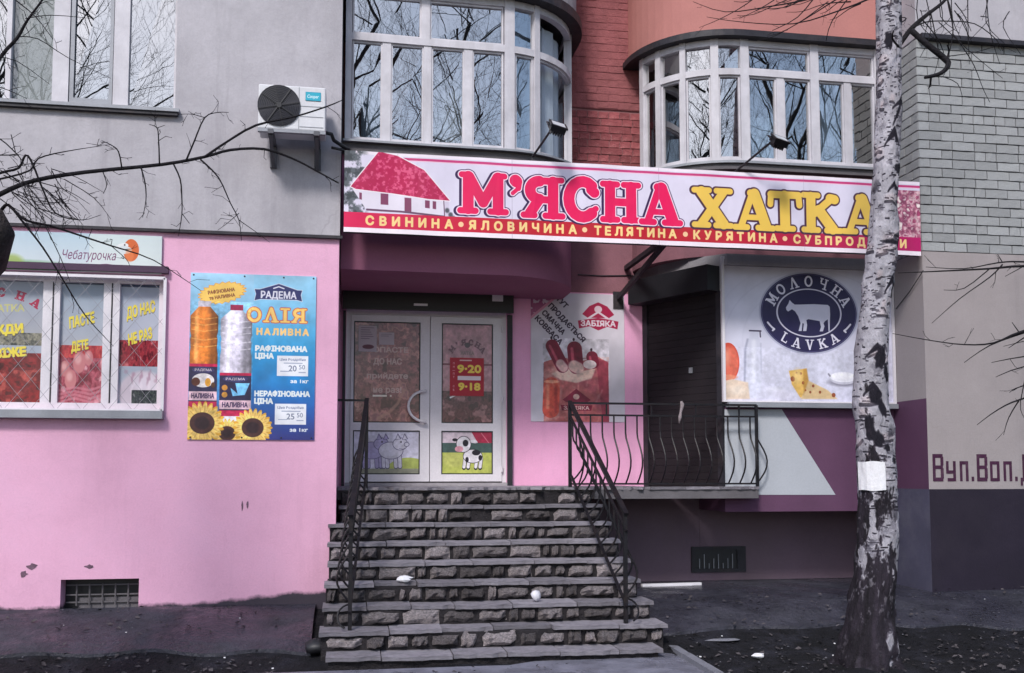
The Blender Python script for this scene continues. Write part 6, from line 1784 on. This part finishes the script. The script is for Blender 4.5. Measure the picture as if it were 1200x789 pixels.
# ------------------------------------------------------------------ bare trees at both edges of the view
def knob_tree(px, knob, Y, label, runs, seed, wob=.5, spur=.5, lean=0.0):
    rr = random.Random(seed)
    base = aty(px, 560, Y); base.z = gz(base.x, base.y)
    t_ = thing('bare_tree', label, 'tree', base)
    b = MB()
    hgt_ = 5.2
    pts = [base + Vector((lean * k / 8, rr.uniform(-.03, .03), -.1 + hgt_ * k / 8)) for k in range(9)]
    b.tube(pts, [.24 - .015 * k + rr.uniform(-.01, .01) for k in range(9)], 14)
    if knob:
        k0 = aty(*knob[0], Y); k1 = aty(*knob[1], Y - .15)
        st = pts[5]
        b.tube([st, k0.lerp(st, .4), k0, k1, k1 + Vector((.0, 0, .12))], [.16, .14, .145, .10, .03], 12)
    b.build('trunk', M['bark_brown'], t_, smooth=True)
    b = MB(); twigs(b, runs, Y - .1, wob, rr, spur)
    for k in range(4): limb(b, pts[-1 - k], Vector((rr.uniform(-1.2, -.2) if px < 600 else rr.uniform(.2, 1.2), rr.uniform(-.8, .8), rr.uniform(.3, 1))), rr.uniform(1.2, 2.0), .06, 2, rr)
    b.build('crown', M['bark_dark'], t_, smooth=True)
    return t_
LR = [[(-60, 262, 9), (0, 228, 6.2), (40, 212, 5.4), (100, 202, 4.8), (190, 193, 4.2), (240, 184, 3.6), (270, 176, 3.4), (310, 175, 3.2), (345, 187, 2.6), (370, 200, 2.2), (397, 215, 1.6)],
 [(240, 184, 3.2), (265, 167, 2.8), (300, 147, 2.8), (345, 137, 2.2), (383, 125, 1.8), (402, 117, 1)], [(218, 189, 2.5), (228, 165, 2), (240, 138, 1.6), (255, 132, 1), (268, 132, .7)], [(240, 138, 1), (225, 134, .8), (212, 134, .6)],
 [(187, 193, 2), (186, 165, 1.6), (184, 150, 1.2), (175, 146, .7)], [(184, 150, 1), (193, 147, .6)], [(143, 198, 2), (139, 178, 1.6), (130, 170, 1.2), (119, 165, .7)], [(120, 200, 1.4), (125, 216, 1.1), (121, 227, .7)],
 [(165, 196, 2), (170, 215, 1.6), (171, 235, 1.2), (167, 255, .7)], [(203, 192, 2.2), (211, 210, 1.8), (213, 232, 1.6), (213, 252, 1.2), (209, 277, .7)], [(213, 250, 1), (222, 262, .7)], [(235, 187, 2.4), (256, 208, 1.8), (270, 238, 1.5), (280, 258, 1.2), (283, 282, .7)], [(280, 258, 1), (300, 272, .8), (316, 284, .5)], [(280, 250, 1), (266, 262, .7), (255, 270, .5)],
 [(-40, 218, 4), (0, 203, 3.4), (22, 197, 3), (30, 182, 2.8), (38, 192, 2.6), (50, 222, 2.4), (65, 250, 2), (95, 258, 1), (118, 252, .6)], [(-30, 214, 3), (0, 210, 2.6), (35, 200, 2.2), (45, 186, 1.8), (75, 178, 1.3), (119, 171, .6)], [(-20, 158, 2), (0, 163, 1.6), (20, 181, 1.4), (28, 192, 1.2)], [(-20, 183, 2), (0, 182, 1.6), (22, 182, 1.2)], [(13, 158, 1.2), (18, 178, 1.1)],
 [(75, 210, 1.2), (110, 232, 1), (130, 257, .5)], [(60, 198, 1.2), (90, 208, .9), (122, 226, .5)], [(52, 222, 1.2), (80, 250, .9), (92, 258, .5)], [(30, 215, 1.4), (60, 250, 1), (84, 256, .5)], [(10, 222, 1.4), (36, 240, 1.1), (66, 262, .8)],
 [(2, 246, 4.5), (8, 240, 4), (14, 244, 3.6), (30, 258, 3.2), (60, 265, 2.8), (100, 278, 2.4), (130, 288, 2), (180, 305, 1.4), (236, 341, .6)], [(14, 244, 3), (28, 262, 2.6), (50, 290, 2.3), (75, 330, 1.9), (100, 370, 1.5), (133, 406, .6)], [(52, 263, 1.4), (70, 300, 1.1), (82, 330, .6)], [(44, 244, 1.6), (70, 252, 1.1), (95, 258, .6)], [(130, 288, 1.1), (148, 304, .8), (152, 312, .5)], [(108, 268, 1), (104, 278, .7)],
 [(-30, 120, 6), (0, 68, 4.6), (20, 45, 4), (32, 24, 3), (52, -4, 2.4), (60, -30, 2)], [(20, 43, 1.4), (45, 46, 1.1), (80, 68, .9), (130, 92, .5)], [(-10, 66, 1.4), (20, 72, 1), (58, 99, .5)], [(18, 0, 1.6), (42, 20, 1.2), (62, 46, .8)], [(30, 22, 1.2), (60, 18, 1), (110, 22, .5)], [(-20, 96, 1.4), (10, 106, 1), (32, 116, .5)]]
for k in range(22):
    x0_, y0_ = rt.uniform(-10, 70), rt.uniform(195, 240); L = rt.uniform(25, 70); an = rt.uniform(-.2, 1.2)
    LR.append([(x0_, y0_, 1.3), (x0_ + cos(an) * L * .5 + rt.uniform(-5, 5), y0_ + sin(an) * L * .5 + rt.uniform(-6, 6), 1), (x0_ + cos(an) * L, y0_ + sin(an) * L, .5)])
knob_tree(-95, [(-14, 300), (-4, 270)], -3.0, 'leafless tree at the left edge with a dark stub and long thin branches', LR, 3, .35, .55)
RR_ = [[(1270, 316, 5), (1200, 312, 3.2), (1160, 315, 2.4), (1100, 318, 1.7), (1052, 320, .9)], [(1270, 312, 4), (1200, 307, 2.2), (1170, 308, 1.7), (1130, 315, 1.2), (1085, 313, .7)], [(1175, 310, 2), (1160, 325, 1.5), (1125, 350, 1.1), (1092, 379, .6)], [(1160, 315, 1.5), (1130, 338, 1.1), (1106, 340, .6)], [(1175, 308, 1.4), (1169, 298, .7)], [(1200, 312, 1.4), (1178, 324, .7)],
 [(1270, 374, 5), (1200, 388, 3.2), (1165, 402, 2.2), (1130, 404, 1.6), (1090, 399, 1.2), (1046, 391, .7)], [(1200, 390, 2.5), (1160, 405, 1.5), (1130, 425, .7)], [(1196, 392, 1.6), (1186, 378, .7)], [(1200, 396, 1.6), (1182, 408, .7)], [(1270, 410, 2), (1200, 418, 1.6), (1162, 425, .7)], [(1270, 420, 2.4), (1200, 430, 1.7), (1167, 442, .7)], [(1270, 436, 2), (1200, 452, 1.5), (1183, 460, .7)],
 [(1280, 446, 4), (1200, 467, 2.4), (1170, 480, 1.5), (1145, 498, .7)], [(1195, 468, 1.8), (1182, 490, 1.2), (1176, 510, .6)], [(1200, 400, 1), (1176, 406, .6)], [(1210, 410, 2), (1196, 470, 1), (1200, 490, .5)]]
knob_tree(1330, None, -2.6, 'leafless tree at the right edge with thin twigs before the beige wall', RR_, 5, .3, .3, .2)

# cable looped under the banner end
b = MB(); p0, p1 = aty(1082, 317, -.05), aty(1050, 362, .5)
b.tube([p0, p0.lerp(p1, .5) + Vector((0, 0, -.02)), p1], .005, 5)
props(b.build('cable', M['black_plastic']), 'thin dark cable slanting from the banner end to the billboard edge', 'cable')

b = MB(); p0, p1 = aty(677, 322, YB - .012), aty(757, 324, YB - .012)
b.tube([p0, p0.lerp(p1, .35) + Vector((0, 0, -.006)), p0.lerp(p1, .7) + Vector((0, 0, .004)), p1], .006, 5)
props(b.build('cable', M['black_plastic']), 'thin dark cable running level on the porch wall above the sausage poster', 'cable')
# knocked off bits of plaster low on the pink wall
for px, py, sx_, sz_, sd0 in ((38, 664, .055, .03, 1), (28, 673, .035, .035, 2), (105, 664, .045, .02, 3), (284, 593, .012, .05, 4), (290, 592, .01, .04, 5)):
    q = aty(px, py, -.002); r_ = random.Random(sd0); b = MB()
    b.loft([(cos(a) * sx_ * r_.uniform(.5, 1.1), sin(a) * sz_ * r_.uniform(.5, 1.1)) for a in [2 * pi * i / 11 for i in range(11)]], ((q.x, -.0025, q.z), (1, 0, 0), (0, 0, 1)), (0, .002, 0))
    b.build('plaster_chip', M['chip'], bld)

# ------------------------------------------------------------------ bare trees across the yard, mirrored in the window panes
rr = random.Random(77)
proto = []
for k in range(2):
    t_ = thing('bare_tree', 'tall leafless tree across the yard, mirrored in the bay window panes', 'tree', (0, 0, 0), 'leafless trees mirrored in the windows')
    b = MB(); pts = [Vector((rr.uniform(-.2, .2) * i / 4, rr.uniform(-.2, .2) * i / 4, 1.35 * i)) for i in range(11)]
    b.tube(pts, [.17 - .0135 * i for i in range(11)], 9); tk = b.build('trunk', M['bark_brown'], t_, smooth=True)
    b = MB()
    for i in range(3, 11):
        for q in range(3): limb(b, pts[i], Vector((rr.uniform(-1, 1), rr.uniform(-1, 1), rr.uniform(.35, 1.2))), rr.uniform(3.6, 5.6) * (1.15 - .04 * i), .042 - .002 * i, 3, rr, .36, .10, 5)
    cr = b.build('crown', M['bark_dark'], t_)
    proto.append((t_, tk, cr))
spots = [(-6.0, -14.5, 0, .3, 1.0), (-9.0, -18.0, 1, 1.2, 1.1), (1.0, -15.0, 1, 2.5, 1.05), (3.6, -17.5, 0, 4.0, 1.1), (12.0, -15.5, 0, 5.2, 1.05), (15.5, -19.0, 1, 3.3, 1.15), (9.0, -20, 1, .6, 1.15)]
used = set()
for x, y, k, rz, s_ in spots:
    t_, tk, cr = proto[k]
    if k not in used: used.add(k); o = t_
    else:
        o = t_.copy(); COL.objects.link(o)
        for ch in (tk, cr): c_ = ch.copy(); COL.objects.link(c_); c_.parent = o
    o.location = (x, y, gz(x, y) - .1); o.rotation_euler = (0, 0, rz); o.scale = (s_, s_, s_)

# ------------------------------------------------------------------ litter and odds and ends on the ground
def crumple(p, sx, sy, sz, seed, n1=7, n2=5):
    r = random.Random(seed); mb = MB(); vs = []
    for j in range(n2 + 1):
        th = pi * j / n2
        for i in range(n1):
            ph = 2 * pi * i / n1; k = r.uniform(.7, 1.2)
            vs.append((p[0] + sin(th) * cos(ph) * sx * k, p[1] + sin(th) * sin(ph) * sy * k, p[2] + sz + cos(th) * sz * min(k, 1.0)))
    mb.mesh(vs, [(j * n1 + i, j * n1 + (i + 1) % n1, (j + 1) * n1 + (i + 1) % n1, (j + 1) * n1 + i) for j in range(n2) for i in range(n1)])
    return mb
def step_point(px, k):
    y = Y0 - k * TR + .10
    p = aty(px, 600, y); return Vector((p.x, y, ZL - k * RS + .001))
p = step_point(628, 6)
props(crumple(p, .045, .04, .05, 1).build('crumpled_cup', M['sheet_white'], smooth=True), 'crumpled white cup lying on the lower right part of the steps', 'litter')
p = step_point(475, 5)
props(crumple(p, .075, .04, .03, 2).build('crumpled_paper', M['paper']), 'crumpled pale paper lying on the middle of the steps left of the cup', 'litter')
p0, p1 = aty(752, 679, .9), aty(823, 677.5, .9)
b = MB(); b.bar((p0.x, .9, gz(p0.x, .9) + .05), (p1.x, .95, gz(p1.x, .9) + .05), .05, .03); b.bar((p0.x + .1, .86, gz(p0.x, .9) + .035), (p1.x - .12, .90, gz(p1.x, .9) + .035), .02, .02)
props(b.build('plank', M['sheet_white']), 'white wooden plank lying on the ground against the right side of the steps', 'plank')
p = atz(889, 770, 0.03); p.z = gz(p.x, p.y)
props(crumple(p, .055, .04, .022, 4, 6, 4).build('paper_scrap', M['paper']), 'crumpled white paper scrap on the dark soil left of the birch', 'litter')
p = atz(850, 759, 0.03); p.z = gz(p.x, p.y)
b = crumple(p, .17, .05, .012, 6, 8, 4)
props(b.build('torn_board', M['kerb']), 'flat grey scrap of torn board lying beside the kerb', 'litter')
p = atz(371, 775, 0.02); p.z = gz(p.x, p.y)
props(crumple(p, .11, .09, .07, 9, 9, 6).build('rubbish_bag', M['black_plastic'], smooth=True), 'small black rubbish bag at the lower left foot of the steps', 'bag')
p = atz(100, 728, .2); p.z = gz(p.x, p.y) + .04
# loose leaves, chips and grit
rl_ = random.Random(12)
b = MB()
for k in range(6500):
    x = rl_.uniform(-6.5, 7.5); y = -rl_.uniform(.0, 4.6) ** 1.0
    if -.5 < x < 1.5 and y > -1.75: continue
    on_pave = y > -1.05
    if on_pave and rl_.random() < .6: continue
    if -1.6 < x < 1.6 and y < -1.7 and rl_.random() < .75: continue
    z = gz(x, y) + (.06 if on_pave else .016) + (.025 if -1.6 < x < 1.6 and y < -1.7 else 0)
    s_ = rl_.uniform(.008, .03); a = rl_.uniform(0, 6.28)
    u_, v_ = Vector((cos(a), sin(a), rl_.uniform(-.4, .4))) * s_, Vector((-sin(a), cos(a), rl_.uniform(-.4, .4))) * s_ * .6
    c_ = Vector((x, y, z))
    b.mesh([c_ - u_, c_ + v_, c_ + u_, c_ - v_ + Vector((0, 0, s_ * .3))], [(0, 1, 2), (0, 2, 3)])
b.build('leaf_litter', M['leaf_litter'], kind='stuff')
b = MB()
for k in range(1300):
    x = rl_.uniform(-6.5, 7.5); y = -rl_.uniform(.02, 4.4)
    if -.5 < x < 1.5 and y > -1.75: continue
    on_pave = y > -1.05
    s_ = rl_.uniform(.003, .009) * (1 if on_pave else 1.5); a = rl_.uniform(0, 6.28)
    z = gz(x, y) + (.048 if on_pave else .008) + (.028 if -1.6 < x < 1.6 and y < -1.7 else 0)
    pts_ = [(x + s_ * cos(a + q) * rl_.uniform(.7, 1.2), y + s_ * sin(a + q) * rl_.uniform(.7, 1.2), z) for q in (0, 1.57, 3.14, 4.71)]
    b.mesh(pts_ + [(x, y, z + s_ * rl_.uniform(.4, .9))], [(0, 1, 4), (1, 2, 4), (2, 3, 4), (3, 0, 4)])
b.build('gravel', M['grit'], kind='stuff')
b = MB()
for k in range(60):
    x = rl_.uniform(-5, 7); y = -rl_.uniform(.2, 3.4)
    if -.5 < x < 1.5 and y > -1.75: continue
    s_ = rl_.uniform(.003, .011); z = gz(x, y) + (.05 if y > -1.05 else .018) + (.02 if -1.6 < x < 1.6 and y < -1.7 else 0)
    b.obox((x, y, z), (s_, 0, 0), (0, s_ * .7, .2 * s_), (0, 0, s_ * .3))
b.build('scraps', M['paper'], kind='stuff')
